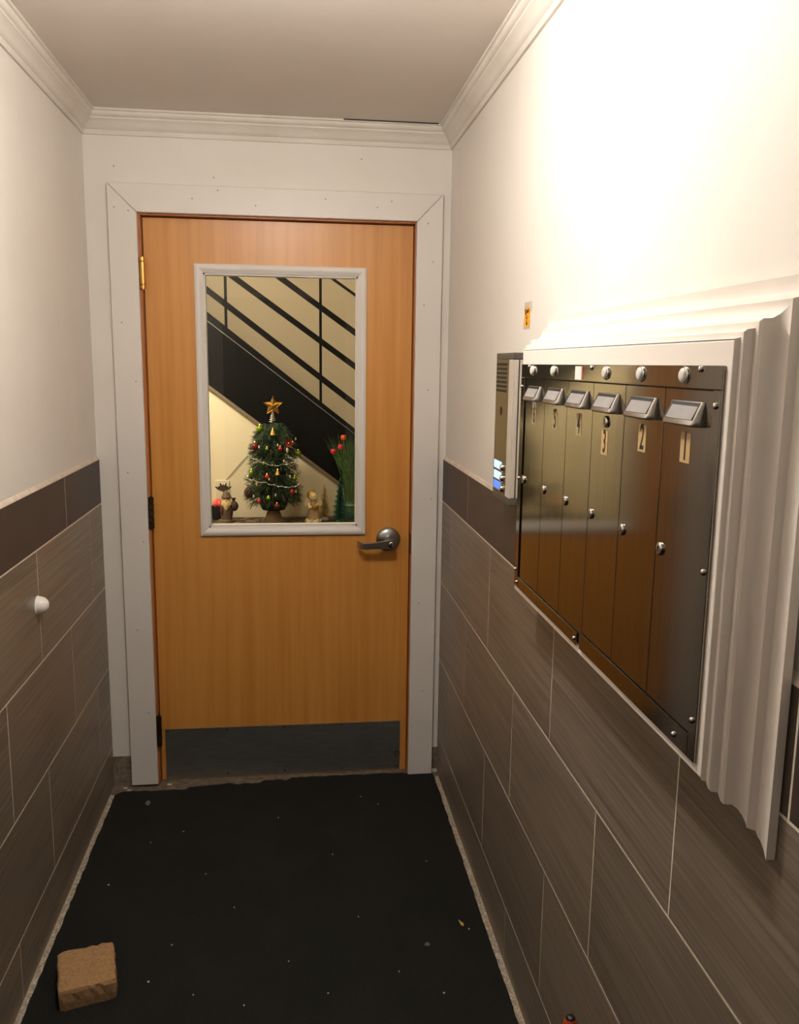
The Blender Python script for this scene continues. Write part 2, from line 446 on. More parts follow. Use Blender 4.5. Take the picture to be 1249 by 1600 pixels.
for par, spots in ((tl, [(.09, 2.10), (.136, 2.09), (.10, 1.72), (.14, 1.52), (.10, 1.2), (.145, .95), (.11, .62), (.14, .3)]),
                   (tt, [(.348, 2.136), (.434, 2.165), (.561, 2.12), (.80, 2.15), (.98, 2.128), (1.03, 2.15)]),
                   (tr_, [(1.16, 2.08), (1.18, 1.95), (1.15, 1.8), (1.17, 1.5), (1.19, 1.1), (1.15, .7), (1.17, .35)])):
    for x, z in spots:
        obj('nail_hole', nail_me, M_nail, par, loc=(x, CF, z))
for x, z in [(.091, 2.235), (.925, 2.29), (.42, 2.21)]:
    obj('nail_hole', nail_me, M_nail, wall_f, loc=(x, 0, z))

# ---- the door
DX0, DX1, DZ0, DZ1, DY = 0.1735, 1.1145, 0.006, 2.078, 0.030
door = thing('door_1', (0.644, 0.05, 0), 'golden maple door with a tall window and steel kick plate', kind='structure')
b = B()
WX0, WX1, WZ0, WZ1 = 0.3735, 0.9175, 0.9905, 1.8975
box(b, DX0, WX0, DY, DY+0.045, DZ0, DZ1); box(b, WX1, DX1, DY, DY+0.045, DZ0, DZ1)
box(b, WX0, WX1, DY, DY+0.045, DZ0, WZ0); box(b, WX0, WX1, DY, DY+0.045, WZ1, DZ1)
bmesh.ops.remove_doubles(b, verts=b.verts, dist=1e-5)
obj('door_slab', b, M_door, door)
# jamb frame
b = B()
box(b, OX0, 0.1705, -0.002, 0.13, 0, OZ)
obj('jamb', b, M_jamb, door)
b = B(); box(b, 1.1175, OX1, -0.002, 0.13, 0, OZ); obj('jamb', b, M_jamb, door)
b = B(); box(b, 0.1705, 1.1175, -0.002, 0.13, 2.081, OZ); obj('jamb', b, M_jamb, door, label='head of the brown wooden door frame')
b = B(); box(b, 0.1705, 0.184, DY+0.048, 0.10, 0, 2.081); box(b, 1.104, 1.1175, DY+0.048, 0.10, 0, 2.081); box(b, 0.184, 1.104, DY+0.048, 0.10, 2.066, 2.081)
obj('door_stop', b, M_jamb, door)
# window frame: mitred moulding, four pieces, both faces
def wframe(side):
    FP = [(0, 0.0), (0, 0.010), (0.006, 0.014), (0.016, 0.013), (0.022, 0.007), (0.030, 0.005), (0.030, 0.0)]  # (inward offset from outer edge, proud)
    ox0, ox1, oz0, oz1 = 0.3435, 0.9475, 0.9605, 1.9275
    y = DY if side < 0 else DY+0.045
    def P(o, pr, cx, cz):
        x = ox0+o if cx < 0 else ox1-o; z = oz0+o if cz < 0 else oz1-o
        return (x, y+side*pr, z)
    for (a, c) in (((-1, -1), (1, -1)), ((1, -1), (1, 1)), ((1, 1), (-1, 1)), ((-1, 1), (-1, -1))):
        bm = B(); loft(bm, [[P(o, p, *a) for o, p in FP], [P(o, p, *c) for o, p in FP]])
        obj('window_frame', bm, M_trim, door, label='off-white window moulding', smooth=True)
wframe(-1); wframe(1)
b = B()
for a in ((WX0, WX0+0.006, WZ0, WZ1), (WX1-0.006, WX1, WZ0, WZ1)): box(b, a[0], a[1], DY+0.001, DY+0.044, a[2], a[3])
box(b, WX0, WX1, DY+0.001, DY+0.044, WZ0, WZ0+0.006); box(b, WX0, WX1, DY+0.001, DY+0.044, WZ1-0.006, WZ1)
obj('window_liner', b, M_trim, door)
b = B(); box(b, WX0+0.004, WX1-0.004, DY+0.020, DY+0.025, WZ0+0.004, WZ1-0.004)
obj('pane', b, M_glass, door, label='clear glass pane of the door window')
# kick plate
b = B(); box(b, 0.189, 1.091, DY-0.0015, DY-0.0001, 0.009, 0.210)
kick = obj('kick_plate', b, M_kick, door, label='dull steel kick plate')
bm = B(); lathe(bm, [(0.0035, 0), (0.0035, 0.0008), (0.002, 0.0016)], (0, 0, 0), (0, -1, 0), 10)
scr_me = fin(bm, 'screw'); scr_me.materials.append(M_bronze)
for x, z in [(0.2, .2), (.42, .202), (.64, .202), (.86, .202), (.42, .022), (.64, .022), (.86, .022), (1.08, .022)]:
    obj('screw', scr_me, M_bronze, kick, loc=(x, DY-0.0015, z))
b = B(); tube(b, [(1.080+0.009*math.cos(t), DY-0.003, 0.074+0.009*math.sin(t)) for t in [2*math.pi*k/16 for k in range(17)]], 0.002, 6)
obj('ring_pull', b, M_bronze, kick, label='small dark ring on the kick plate')
# lever handle
lev = thing('lever_handle', (1.036, DY, 0.939), 'satin chrome lever handle with a round rose')
lev.parent = door; lev.matrix_parent_inverse = PINV[door.name]
b = B(); lathe(b, [(0.046, 0), (0.046, 0.004), (0.043, 0.009), (0.030, 0.014), (0.019, 0.017), (0.017, 0.040), (0.016, 0.046)], (1.036, DY, 0.939), (0, -1, 0), 32)
obj('rose', b, M_lever, lev, smooth=True)
b = B(); rings = []
for x, y, z, hy, hz in [(1.054, -0.020, .932, .010, .0135), (1.030, -0.030, .931, .0125, .0155), (1.000, -0.034, .929, .007, .0135), (.965, -0.035, .926, .005, .0115), (.940, -0.034, .925, .005, .0115), (.928, -0.027, .926, .0045, .0125), (.919, -0.012, .928, .004, .0125), (.916, -0.003, .929, .003, .011)]:
    rings.append([(x, y+hy*sy, z+hz*sz) for sy, sz in ((-1, -.88), (-1, .88), (-.7, 1), (.7, 1), (1, .88), (1, -.88), (.7, -1), (-.7, -1))])
loft(b, rings); obj('lever', b, M_lever, lev, smooth=True)
b = B(); lathe(b, [(0.0105, 0), (0.0105, 0.0035), (0.009, 0.0045)], (1.040, -0.0425, .932), (0, -1, 0), 20)
obj('key_cylinder', b, M_chrome, lev, smooth=True)
b = B(); lathe(b, [(0.0125, 0), (0.0125, 0.001)], (1.040, -0.0425, .932), (0, -1, 0), 20)
box(b, 1.0388, 1.0412, -0.0478, -0.0469, .926, .938)
obj('keyhole', b, M_black, lev)
# hinges
for z0, z1, mt in ((1.834, 1.941, M_brass), (0.994, 1.111, M_bronze), (0.159, 0.281, M_bronze)):
    h_ = thing('hinge', (0.172, 0.02, z0), 'brass door hinge near the top of the door' if mt is M_brass else 'dark bronze door hinge')
    h_.parent = door; h_.matrix_parent_inverse = PINV[door.name]
    L = z1-z0; n = 3 if mt is M_brass else 5
    cuts = [0, 0.14, 0.86, 1.0] if n == 3 else [0, .2, .4, .6, .8, 1]
    for i in range(n):
        b = B(); lathe(b, [(0.0080, cuts[i]*L+.0008), (0.0100, cuts[i]*L+0.002), (0.0100, cuts[i+1]*L-0.002), (0.0080, cuts[i+1]*L-.0008)], (0.1735, -0.006, z0), (0, 0, 1), 14)
        obj('knuckle', b, mt, h_, smooth=True)
    b = B(); box(b, 0.1708, 0.1730, -0.004, 0.028, z0, z1); obj('hinge_leaf', b, mt, h_)
    b = B(); tube(b, [(0.1735, -0.006, z0-.001), (0.1735, -0.006, z1+0.001)], 0.006, 10); obj('hinge_pin', b, mt, h_)
b = B(); box(b, 1.1158, 1.1176, 0.0, 0.05, .885, .965); box(b, 1.1145, 1.118, -0.0035, 0.004, .89, .96)
obj('strike_plate', b, M_bronze, door, label='dark strike plate on the right jamb')

# ---- carpet and threshold
b = B()
pts = [(0.016, YN+0.02), (1.2185, YN+0.02)]
rightedge = [(1.2185+random.uniform(-.0015, .0015), y/40) for y in range(-167, -1)]
back = []
x = 1.216
while x > 0.03:
    if x > 0.62: yy = (-0.002 if x < 1.115 and x > .66 else -0.021)+random.uniform(-.003, .003)
    elif x > 0.56: yy = -0.014+random.uniform(-.003, .003)
    elif x > 0.40: yy = -0.022+random.uniform(-.005, .005)-(0.012 if .44 < x < .56 else 0)
    elif x > 0.27: yy = -0.030-(0.40-x)*0.10+random.uniform(-.005, .005)
    else: yy = -0.056+random.uniform(-.004, .004)
    back.append((x, yy)); x -= random.uniform(0.012, 0.028)
leftedge = [(0.0165+random.uniform(-.002, .002), -y/40) for y in range(3, 168)]
poly = pts+rightedge+back+leftedge
loft(b, [[(x, y, 0.0) for x, y in poly], [(x, y, 0.007) for x, y in poly]])
tag(obj('carpet', b, M_carpet), 'worn black carpet covering the vestibule floor', 'carpet')
b = B()
top = [(-0.004, -0.062), (1.236, -0.03), (1.236, 0.0), (1.12, 0.0), (1.12, 0.12), (0.162, 0.12), (0.162, 0.0), (-0.004, 0.0)]
loft(b, [[(x, y, -0.01) for x, y in top], [(x, y, 0.0035) for x, y in top]])
struct('trim_7', b, M_dust, 'dusty bare threshold strip under the wooden door')

# ================================================================== MAILBOXES ON THE RIGHT WALL
MBX = W-0.0635
sur = thing('mailbox_surround', (W, -1.77, 1.098), 'white painted wooden box with crown moulding framing the steel mailboxes', 'frame')
BY0, BY1, BZ0, BZ1 = -2.217, -1.316, 1.099, 1.6245
b = B(); box(b, MBX, W-0.0012, BY0, BY1, BZ0, BZ1); obj('backing_board', b, M_board, sur, bevel=0.003)
MP = [(0.0012, 0.0), (0.0640, 0.0), (0.058, 0.0018), (0.0578, 0.0075), (0.055, 0.0105), (0.0470, 0.0115), (0.0468, 0.0185), (0.0440, 0.0215), (0.0335, 0.0222), (0.0280, 0.0262), (0.0245, 0.0318), (0.0232, 0.0385), (0.0240, 0.0418), (0.0140, 0.0445), (0.0135, 0.0495), (0.0120, 0.0520), (0.0112, 0.0600), (0.0125, 0.0680), (0.0012, 0.0680)]
b = B()   # top length: plain cut at its far end, mitred at the near end
loft(b, [[(W-d, BY1, BZ1+s) for d, s in MP], [(W-d, BY0-s, BZ1+s) for d, s in MP]])
obj('top_moulding', b, M_board, sur, smooth=True)
b = B()   # upright length: mitred at both ends
loft(b, [[(W-d, BY0-s, BZ1+s) for d, s in MP], [(W-d, BY0-s, BZ0-s) for d, s in MP]])
obj('side_moulding', b, M_board, sur, smooth=True)

mb = thing('mailbox_unit', (MBX, -1.77, 1.113), 'row of six stainless steel mailboxes numbered 6 to 1', 'mailbox')
FX = W-0.0680            # frame face
SY0, SY1, SZ0, SZ1 = -2.203, -1.3275, 1.1135, 1.595
b = B(); box(b, FX, MBX-0.0003, SY0, SY1, 1.5672, SZ1); head = obj('head_strip', b, M_steel, mb, bevel=0.0008, label='steel strip with the bell buttons')
b = B(); box(b, FX, MBX-0.0003, SY1-0.027, SY1, SZ0, 1.5668); obj('frame_stile', b, M_steel, mb, bevel=0.0008)
b = B(); box(b, FX, MBX-0.0003, SY0, SY0+0.019, SZ0, 1.5668); obj('frame_stile', b, M_steel, mb, bevel=0.0008)
b = B(); box(b, FX, MBX-0.0003, -1.755, SY1-0.0275, SZ0, 1.1375); obj('bottom_rail', b, M_steel, mb, bevel=0.0008)
b = B(); box(b, FX, MBX-0.0003, SY0+0.0195, -1.770, SZ0, 1.1425); obj('bottom_rail', b, M_steel, mb, bevel=0.0008)
b = B(); box(b, MBX-0.0009, MBX-0.0003, SY0+0.01, SY1-0.01, SZ0+0.004, SZ1-0.004); obj('shadow_gap', b, M_black, mb)
# text to mesh
def glyph(txt, size, sx=1.0):
    cu = bpy.data.curves.new('glyph', 'FONT'); cu.body = txt; cu.size = size; cu.align_x = 'CENTER'; cu.align_y = 'CENTER'; cu.extrude = 0.00015; cu.offset = 0.0006
    to = bpy.data.objects.new('glyph', cu); COL.objects.link(to)
    dg = bpy.context.evaluated_depsgraph_get(); dg.update()
    me = bpy.data.meshes.new_from_object(to.evaluated_get(dg))
    bpy.data.objects.remove(to); bpy.data.curves.remove(cu)
    for v_ in me.vertices:
        x, y, z = v_.co; v_.co = (-z, -x*sx, y)    # reads from the room: right = -Y, up = Z, front = -X
    return me
# shared meshes
bm = B(); lathe(bm, [(0.0092, 0), (0.0092, 0.0018), (0.0082, 0.0034), (0.0055, 0.0040), (0.0018, 0.0040), (0.0016, 0.002)], (0, 0, 0), (-1, 0, 0), 20)
lock_me = fin(bm, 'lock'); lock_me.materials.append(M_chrome)
bm = B(); box(bm, -0.0044, -0.0035, -0.0012, 0.0012, -0.0042, 0.0042); key_me = fin(bm, 'key_slot'); key_me.materials.append(M_black)
bm = B(); lathe(bm, [(0.0042, 0), (0.0042, 0.001), (0.0032, 0.0028), (0.0012, 0.0036)], (0, 0, 0), (-1, 0, 0), 12)
screw_me = fin(bm, 'screw'); screw_me.materials.append(M_chrome)
HW = 0.046
bm = B()   # wedge-shaped name hood: open sloping face, projecting lip at the bottom
hp = lambda y, k: [(0, y, 0.0145), (-0.0022*k, y, 0.0150), (-0.0140*k, y, -0.0085), (-0.0150*k, y, -0.0125), (-0.012*k, y, -0.0150), (0, y, -0.0155)]
loft(bm, [hp(-HW, 0.35), hp(-HW+0.004, 0.85), hp(-HW+0.008, 1.0), hp(HW-0.008, 1.0), hp(HW-0.004, 0.85), hp(HW, 0.35)])
hood_me = fin(bm, 'name_hood'); hood_me.materials.append(M_hood)
def slope_quad(y0, y1, t0, t1, lift):
    bm = B()
    p0, p1 = Vector((-0.0022, 0, 0.0150)), Vector((-0.0140, 0, -0.0085)); n_ = Vector((-0.0235, 0, 0.0118)).normalized()
    a = p0.lerp(p1, t0)+n_*lift; c = p0.lerp(p1, t1)+n_*lift; a2 = a-n_*(lift+0.0005); c2 = c-n_*(lift+0.0005)
    loft(bm, [[(p.x, y0, p.z) for p in (a, c, c2, a2)], [(p.x, y1, p.z) for p in (a, c, c2, a2)]])
    return bm
slot_me = fin(slope_quad(-HW+0.006, HW-0.007, 0.05, 0.93, 0.0003), 'slot'); slot_me.materials.append(M_black)
card_me = fin(slope_quad(-HW+0.007, HW-0.013, 0.24, 0.92, 0.0007), 'name_card'); card_me.materials.append(M_card)
bm = B(); lathe(bm, [(0.0112, 0), (0.0112, 0.0012), (0.0104, 0.0022), (0.0092, 0.0024)], (0, 0, 0), (-1, 0, 0), 24)
ring_me = fin(bm, 'bell_bezel'); ring_me.materials.append(M_chrome)
bm = B(); lathe(bm, [(0.0094, 0.0022), (0.0090, 0.0042), (0.0066, 0.0058), (0.0030, 0.0064)], (0, 0, 0), (-1, 0, 0), 24)
push_me = fin(bm, 'bell_push'); push_me.materials.append(M_pushw)
for me in (lock_me, screw_me, hood_me, ring_me, push_me):
    me.polygons.foreach_set('use_smooth', [True]*len(me.polygons)); me.set_sharp_from_angle(angle=math.radians(50))
edges = [-1.3555, -1.4995, -1.6385, -1.7735, -1.9115, -2.0485, -2.1835]
PX = W-0.0652           # door face
nums = '654321'
for i in range(6):
    ya, yb = edges[i]-0.0010, edges[i+1]+0.0010; yc = (ya+yb)/2
    zb = 1.1385 if i < 3 else 1.1435
    b = B(); box(b, PX, MBX-0.00095, yb, ya, zb, 1.5655)
    d_ = obj('mailbox_door', b, M_steel, mb, bevel=0.0014, label='narrow steel mailbox door numbered '+nums[i])
    hd = obj('name_hood', hood_me, M_hood, d_, loc=(PX, yc, 1.5365))
    obj('name_slot', slot_me, M_black, d_, loc=(PX, yc, 1.5365))
    obj('name_card', card_me, M_card, d_, loc=(PX, yc, 1.5365))
    ly = yc+0.056 if i == 0 else yc+0.049
    obj('lock', lock_me, M_chrome, d_, loc=(PX, yc+0.052 if i else yc+.060, 1.353)); obj('key_slot', key_me, M_black, d_, loc=(PX, yc+0.052 if i else yc+.060, 1.353))
    if nums[i] == '3':
        obj('lock', lock_me, M_chrome, d_, loc=(PX, yc+0.003, 1.507), label='extra lock above the number 3'); obj('key_slot', key_me, M_black, d_, loc=(PX, yc+0.003, 1.507))
    nz = 1.4935 if i != 3 else 1.474
    ny = yc-(0.001 if i != 3 else -0.008)
    b = B(); box(b, PX-0.0004, PX, ny-0.0135, ny+0.0135, nz-0.019, nz+0.019)
    obj('number_sticker', b, M_tan if i >= 3 else M_tan_old, d_, label='sticker reading '+nums[i])
    gm = glyph(nums[i], 0.050, 0.60); gm.materials.clear(); gm.materials.append(M_ink)
    obj('number', gm, M_ink, d_, loc=(PX-0.0006, ny, nz), label='black numeral '+nums[i])
    if i == 0:
        b = B(); box(b, PX-0.0005, PX, ny-0.014, ny+0.016, nz+0.014, nz+0.028); obj('paper_scrap', b, M_tape, d_, label='torn white paper scrap')
    by = edges[i]*0.5+edges[i+1]*0.5+0.008
    if i == 2:
        b = B(); box(b, FX-0.0006, FX, by-0.018, by+0.014, 1.5695, 1.592); obj('white_tape', b, M_tape, head, label='white tape patch covering a bell hole')
        b = B(); box(b, FX-0.0006, FX, by-0.024, by-0.018, 1.5695, 1.592); obj('tape_edge', b, M_pink, head, label='reddish tape edge')
    else:
        obj('bell_bezel', ring_me, M_chrome, head, loc=(FX, by, 1.5825)); obj('bell_push', push_me, M_pushw, head, loc=(FX, by, 1.5825), label='pale round bell push')
for y, z in [(-1.389, 1.5905), (-1.766, 1.590), (-2.150, 1.5905), (-2.193, 1.549), (-2.193, 1.352), (-2.192, 1.165), (-2.146, 1.126), (-1.3355, 1.548), (-1.3355, 1.352), (-1.3355, 1.150), (-1.349, 1.124), (-1.744, 1.124)]:
    obj('screw', screw_me, M_chrome, mb, loc=(FX, y, z))

# ---- intercom
IX = W-0.045; IY0, IY1, IZ0, IZ1 = -1.170, -0.998, 1.262, 1.6215
ic = thing('intercom', (XR, -1.084, IZ0), 'grey intercom panel with speaker slots and blue lit buttons left of the mailboxes', 'intercom')
b = B(); box(b, IX+0.003, XR-0.0002, IY0, IY1, IZ0+0.018, IZ1-0.016); obj('housing', b, M_iclight, ic, bevel=0.002)
b = B(); box(b, IX, XR-0.0002, IY0-0.001, IY1+0.001, IZ1-0.0155, IZ1); obj('end_cap', b, M_icdark, ic, bevel=0.002)
b = B(); box(b, IX, XR-0.0002, IY0-0.001, IY1+0.001, IZ0, IZ0+0.0175); obj('end_cap', b, M_icdark, ic, bevel=0.002)
b = B(); box(b, IX, IX+0.0029, IY0+0.045, IY1-0.001, IZ0+0.018, IZ1-0.016); face = obj('face_plate', b, M_icolive, ic, bevel=0.0005, label='olive grey metal face')
b = B(); box(b, IX+0.0004, IX+0.0029, IY0+0.001, IY0+0.0445, IZ0+0.018, IZ1-0.016); obj('side_rim', b, M_iclight, ic)
b = B(); box(b, IX+0.012, IX+0.0145, IY0-0.0006, IY0-0.0001, IZ0+0.018, IZ1-0.016); obj('seam', b, M_black, ic)
for k in range(7):
    z = 1.594-k*0.0105
    b = B(); box(b, IX-0.0006, IX-0.0001, IY0+0.062, IY1-0.008, z-0.0030, z+0.0030); obj('speaker_slot', b, M_black, face)
b = B(); lathe(b, [(0.011, 0.0001), (0.011, 0.0008), (0.008, 0.001)], (IX, -1.062, 1.482), (-1, 0, 0), 20); obj('microphone', b, M_black, face, label='round dark microphone opening')
for k, z in enumerate((1.348, 1.322, 1.297)):
    b = B(); box(b, IX-0.0012, IX-0.0001, -1.085, -1.010, z-0.0095, z+0.0095)
    obj('name_window', b, M_blue2 if k == 2 else M_blue1, face, label='lit blue name window')
    b = B(); lathe(b, [(0.0095, 0.0001), (0.0095, 0.003), (0.007, 0.0075), (0.003, 0.0085)], (IX, -1.103, z-0.002), (-1, 0, 0), 18); obj('call_button', b, M_chrome, face, smooth=True)
# ---- orange sticker
st = thing('wall_sticker', (XR, -1.075, 1.678), 'small orange handwritten paper strip taped above the intercom', 'sticker')
b = B(); box(b, XR-0.0012, XR-0.0006, -1.103, -1.053, 1.684, 1.730); obj('paper', b, M_ornge, st)
b = B(); box(b, XR-0.0006, XR-0.0001, -1.115, -1.051, 1.718, 1.742); obj('tape', b, M_clear, st)
b = B(); box(b, XR-0.0006, XR-0.0001, -1.107, -1.047, 1.679, 1.700); obj('tape', b, M_clear, st)
b = B()
xs = XR-0.0015
tube(b, [(xs, -1.059, 1.722), (xs, -1.063, 1.726), (xs, -1.068, 1.722), (xs, -1.063, 1.717), (xs, -1.067, 1.713), (xs, -1.074, 1.717), (xs, -1.078, 1.724), (xs, -1.082, 1.716), (xs, -1.087, 1.725), (xs, -1.092, 1.716), (xs, -1.096, 1.725)], 0.0011, 5)
tube(b, [(xs, -1.077+0.005*math.cos(t), 1.7065+0.004*math.sin(t)) for t in [2*math.pi*k/10 for k in range(11)]], 0.0009, 5)
tube(b, [(xs, -1.078, 1.700), (xs, -1.078, 1.688)], 0.0011, 5); tube(b, [(xs, -1.073, 1.693), (xs, -1.078, 1.688), (xs, -1.083, 1.693)], 0.0009, 5)
obj('handwriting', b, M_ink, st, label='dark handwritten scribble and arrow')

# ---- left wall stop knob
kn = thing('wall_bumper', (0, -0.815, 0.943), 'white round door-stop bumper on the left tile wall', 'bumper')
b = B(); lathe(b, [(0.0245, 0.0002), (0.0245, 0.006), (0.023, 0.014), (0.0185, 0.022), (0.011, 0.0275), (0.003, 0.0295)], (0, -0.815, 0.943), (1, 0, 0), 28)
obj('dome', b, M_white, kn, smooth=True)
b = B(); lathe(b, [(0.0262, 0.0001), (0.0262, 0.0015), (0.0246, 0.002)], (0, -0.815, 0.943), (1, 0, 0), 28); obj('base_ring', b, M_white, kn)

# ---- paver block on the carpet
b = B()
tp = [(.057, -1.021), (.195, -.987), (.233, -1.140), (.099, -1.177)]; cx, cy = .146, -1.081
nz_ = [0.007, 0.030, 0.052, 0.060]
ks = [0.985, 1.0, 0.995, 0.96]
rings = []
NS = 10
for z, k in zip(nz_, ks):
    r_ = []
    for i in range(4):
        a, c = Vector(tp[i]+(0,)), Vector(tp[(i+1) % 4]+(0,))
        for j in range(NS):
            p = a.lerp(c, j/NS); jit = 0.0022 if z > 0.03 else 0.0012
            if j == 0: p = a.lerp(Vector((cx, cy, 0)), 0.035)
            q = Vector((cx, cy, 0))+(p-Vector((cx, cy, 0)))*k
            r_.append((q.x+random.uniform(-jit, jit), q.y+random.uniform(-jit, jit), z+(random.uniform(-.0022, .0010) if 0.01 < z else 0)))
    rings.append(r_)
R = loft(b, rings, caps=False)
b.faces.new(list(reversed(R[0])))
ct = b.verts.new((cx, cy, 0.0605))
inner = [b.verts.new((cx+(v_.co.x-cx)*0.93, cy+(v_.co.y-cy)*0.93, 0.0602+random.uniform(-.0005, .0005))) for v_ in R[-1]]
for i in range(len(inner)):
    j = (i+1) % len(inner)
    b.faces.new((R[-1][i], R[-1][j], inner[j], inner[i])); b.faces.new((inner[i], inner[j], ct))
tag(obj('paver_block', b, M_brick), 'tan concrete paver block on the carpet by the left wall', 'brick')

# ---- litter on the carpet
def flake(name, pts, z, mat, label, cat, group=None, t=0.0012, curl=0.002):
    bm = B(); cxx = sum(p[0] for p in pts)/len(pts)
    loft(bm, [[(x, y, z+curl*abs(i % 3-1)) for i, (x, y) in enumerate(pts)], [(x, y, z+t+curl*abs(i % 3-1)) for i, (x, y) in enumerate(pts)]])
    return tag(obj(name, bm, mat), label, cat, group)
def blob(x, y, r, n=7, st=1.0):
    return [(x+r*random.uniform(.6, 1.1)*math.cos(2*math.pi*k/n), y+st*r*random.uniform(.6, 1.1)*math.sin(2*math.pi*k/n)) for k in range(n)]
flake('fluff', blob(.149, -.152, .010, 8, 2.2), .007, M_greyfluff, 'grey fluff tuft on the carpet near the left door casing', 'litter')
flake('dry_leaf', [(1.146, -.925), (1.151, -.930), (1.158, -.945), (1.156, -.956), (1.150, -.948)], .007, M_leafy, 'small yellow dry leaf on the carpet near the right wall', 'leaf')
flake('fluff', blob(1.041, -1.022, .009, 8, 1.0), .007, M_greyfluff, 'grey fluff scrap on the carpet left of the dry leaf', 'litter')
crumbs = [(1.169, -.967), (1.055, -1.21), (.110, -.648), (.62, -.30), (.92, -.18), (.98, -.24), (.30, -1.09), (.42, -1.15), (.76, -1.18), (.50, -.80), (.40, -.62), (.86, -.88), (1.10, -.62), (.66, -1.05), (.20, -.42), (.95, -1.12), (.34, -.95), (.55, -1.2), (.3, -.36), (.8, -.55)]
for i, (x, y) in enumerate(crumbs):
    flake('crumb', blob(x, y, .0034 if i in (0, 1, 2, 6) else .0022, 6), .007, M_lint, 'tiny pale crumb lying on the black carpet', 'crumb', 'pale crumbs scattered on the carpet', .0015, .0006)
flake('plaster_chip', blob(.045, -.026, .008, 6, .6), .0036, M_lint, 'white plaster chip in the corner left of the door casing', 'litter', None, .004, .001)
flake('plaster_chip', blob(.062, -.044, .010, 6, .4), .0036, M_lint, 'white plaster chip at the foot of the left door casing', 'litter', None, .003, .001)
flake('plaster_chip', blob(.205, -.012, .010, 6, .5), .0036, M_lint, 'white plaster chip on the threshold below the kick plate', 'litter', None, .003, .001)
# ---- orange grip at the lower right edge
gp = thing('broom', (1.185, -1.80, 0), 'orange grip with a black tip beside the right tiles at the bottom edge', 'broom')
b = B(); lathe(b, [(0.011, 0.085), (0.011, 0.30), (0.0125, 0.31), (0.0135, 0.36), (0.0135, 0.398), (0.010, 0.408)], (1.182, -1.786, 0), (0, 0, 1), 16); obj('grip', b, M_orangeh, gp, smooth=True)
b = B(); lathe(b, [(0.0095, 0.4082), (0.0075, 0.412), (0.003, 0.414)], (1.182, -1.786, 0), (0, 0, 1), 16); obj('tip', b, M_pot, gp, smooth=True)
b = B(); lathe(b, [(0.030, 0.007), (0.028, 0.06), (0.012, 0.085)], (1.182, -1.786, 0), (0, 0, 1), 16, (0.9, 1.6)); obj('bristles', b, M_pot, gp, smooth=True)

# ---- ceiling lamp that lights the vestibule (just above the frame)
lp = thing('ceiling_lamp', (LAMP_POS[0], LAMP_POS[1], H), 'round white globe lamp on the vestibule ceiling', 'lamp')
b = B(); lathe(b, [(0.07, 0), (0.07, -0.012), (0.045, -0.022), (0.045, -0.030)], (LAMP_POS[0], LAMP_POS[1], H), (0, 0, 1), 24); obj('canopy', b, M_white, lp, smooth=True)
b = B(); ball(b, LAMP_POS, 0.088, 20, 12, (1, 1, 0.62)); obj('globe', b, M_globe, lp, smooth=True)

fill_lp = thing('ceiling_lamp', (FILL_POS[0], FILL_POS[1], H), 'added fill-light globe on the ceiling near the street door', 'lamp')  # globe added to brighten the near end, no lamp is known here
b = B(); lathe(b, [(0.07, 0), (0.07, -0.012), (0.045, -0.022), (0.045, -0.030)], (FILL_POS[0], FILL_POS[1], H), (0, 0, 1), 24); obj('canopy', b, M_white, fill_lp, smooth=True)
b = B(); ball(b, FILL_POS, 0.088, 20, 12, (1, 1, 0.62)); obj('globe', b, M_fillglobe, fill_lp, smooth=True)

# ================================================================== HALL BEHIND THE DOOR
HX0, HX1, HY1, HZ = -1.3, 2.3, 2.35, 3.1
b = B(); box(b, HX0, HX1, 0.13, HY1, -0.08, 0); struct('floor_hall', b, M_dust, 'hall floor beyond the door')
b = B(); box(b, HX0, HX1, 0.13, HY1, HZ, HZ+0.08); struct('ceiling_hall', b, M_hallb, 'hall ceiling beyond the door')
b = B(); box(b, HX0, HX1, HY1, HY1+0.1, 0, HZ); struct('wall_stair', b, M_hallb, 'beige stairwell wall behind the black railing')
b = B(); box(b, HX0-0.1, HX0, 0.13, HY1, 0, HZ); struct('wall_hall_left', b, M_hall, 'cream hall wall out of view to the left')
b = B(); box(b, HX1, HX1+0.1, 0.13, HY1, 0, HZ); struct('wall_hall_right', b, M_hall, 'cream hall wall out of view to the right')
SY = 1.20
top_z = lambda x: 1.837-0.782*(x-0.262)
line_z = lambda x: 1.793-0.760*(x-0.261)
bot_z = lambda x: 1.488-0.753*(x-0.261)
x0, x1 = -0.55, 1.75
stz = lambda x: max(0.0, bot_z(x))
b = B()
poly = [(HX0, 0), (x1+0.48, 0), (x1+0.3, 0.02), (x1+.2, bot_z(x1+.2)+0.02 if bot_z(x1+.2) > 0 else .03), (x0, bot_z(x0)+0.02), (HX0, bot_z(x0)+.02)]
poly = [(HX0, 0), (2.2, 0), (2.2, bot_z(2.2)+0.03), (x0, bot_z(x0)+0.03), (HX0, bot_z(x0)+0.03)]
loft(b, [[(x, SY+0.022, z) for x, z in poly], [(x, SY+0.052, z) for x, z in poly]])
struct('wall_understair', b, M_hall, 'cream wall closing the space under the black stairs')
sta = thing('staircase', (0.6, SY, 0), 'black steel staircase with a flat-bar railing seen through the door window', 'staircase')
def slant(za, zb, xa, xb, ya, yb, name, mat, **k):
    bm = B(); loft(bm, [[(xa, ya, za(xa)), (xa, yb, za(xa)), (xa, yb, zb(xa)), (xa, ya, zb(xa))], [(xb, ya, za(xb)), (xb, yb, za(xb)), (xb, yb, zb(xb)), (xb, ya, zb(xb))]])
    return obj(name, bm, mat, sta, **k)
slant(bot_z, line_z, x0, 2.15, SY, SY+0.02, 'stringer', M_iron, label='black steel stringer plate')
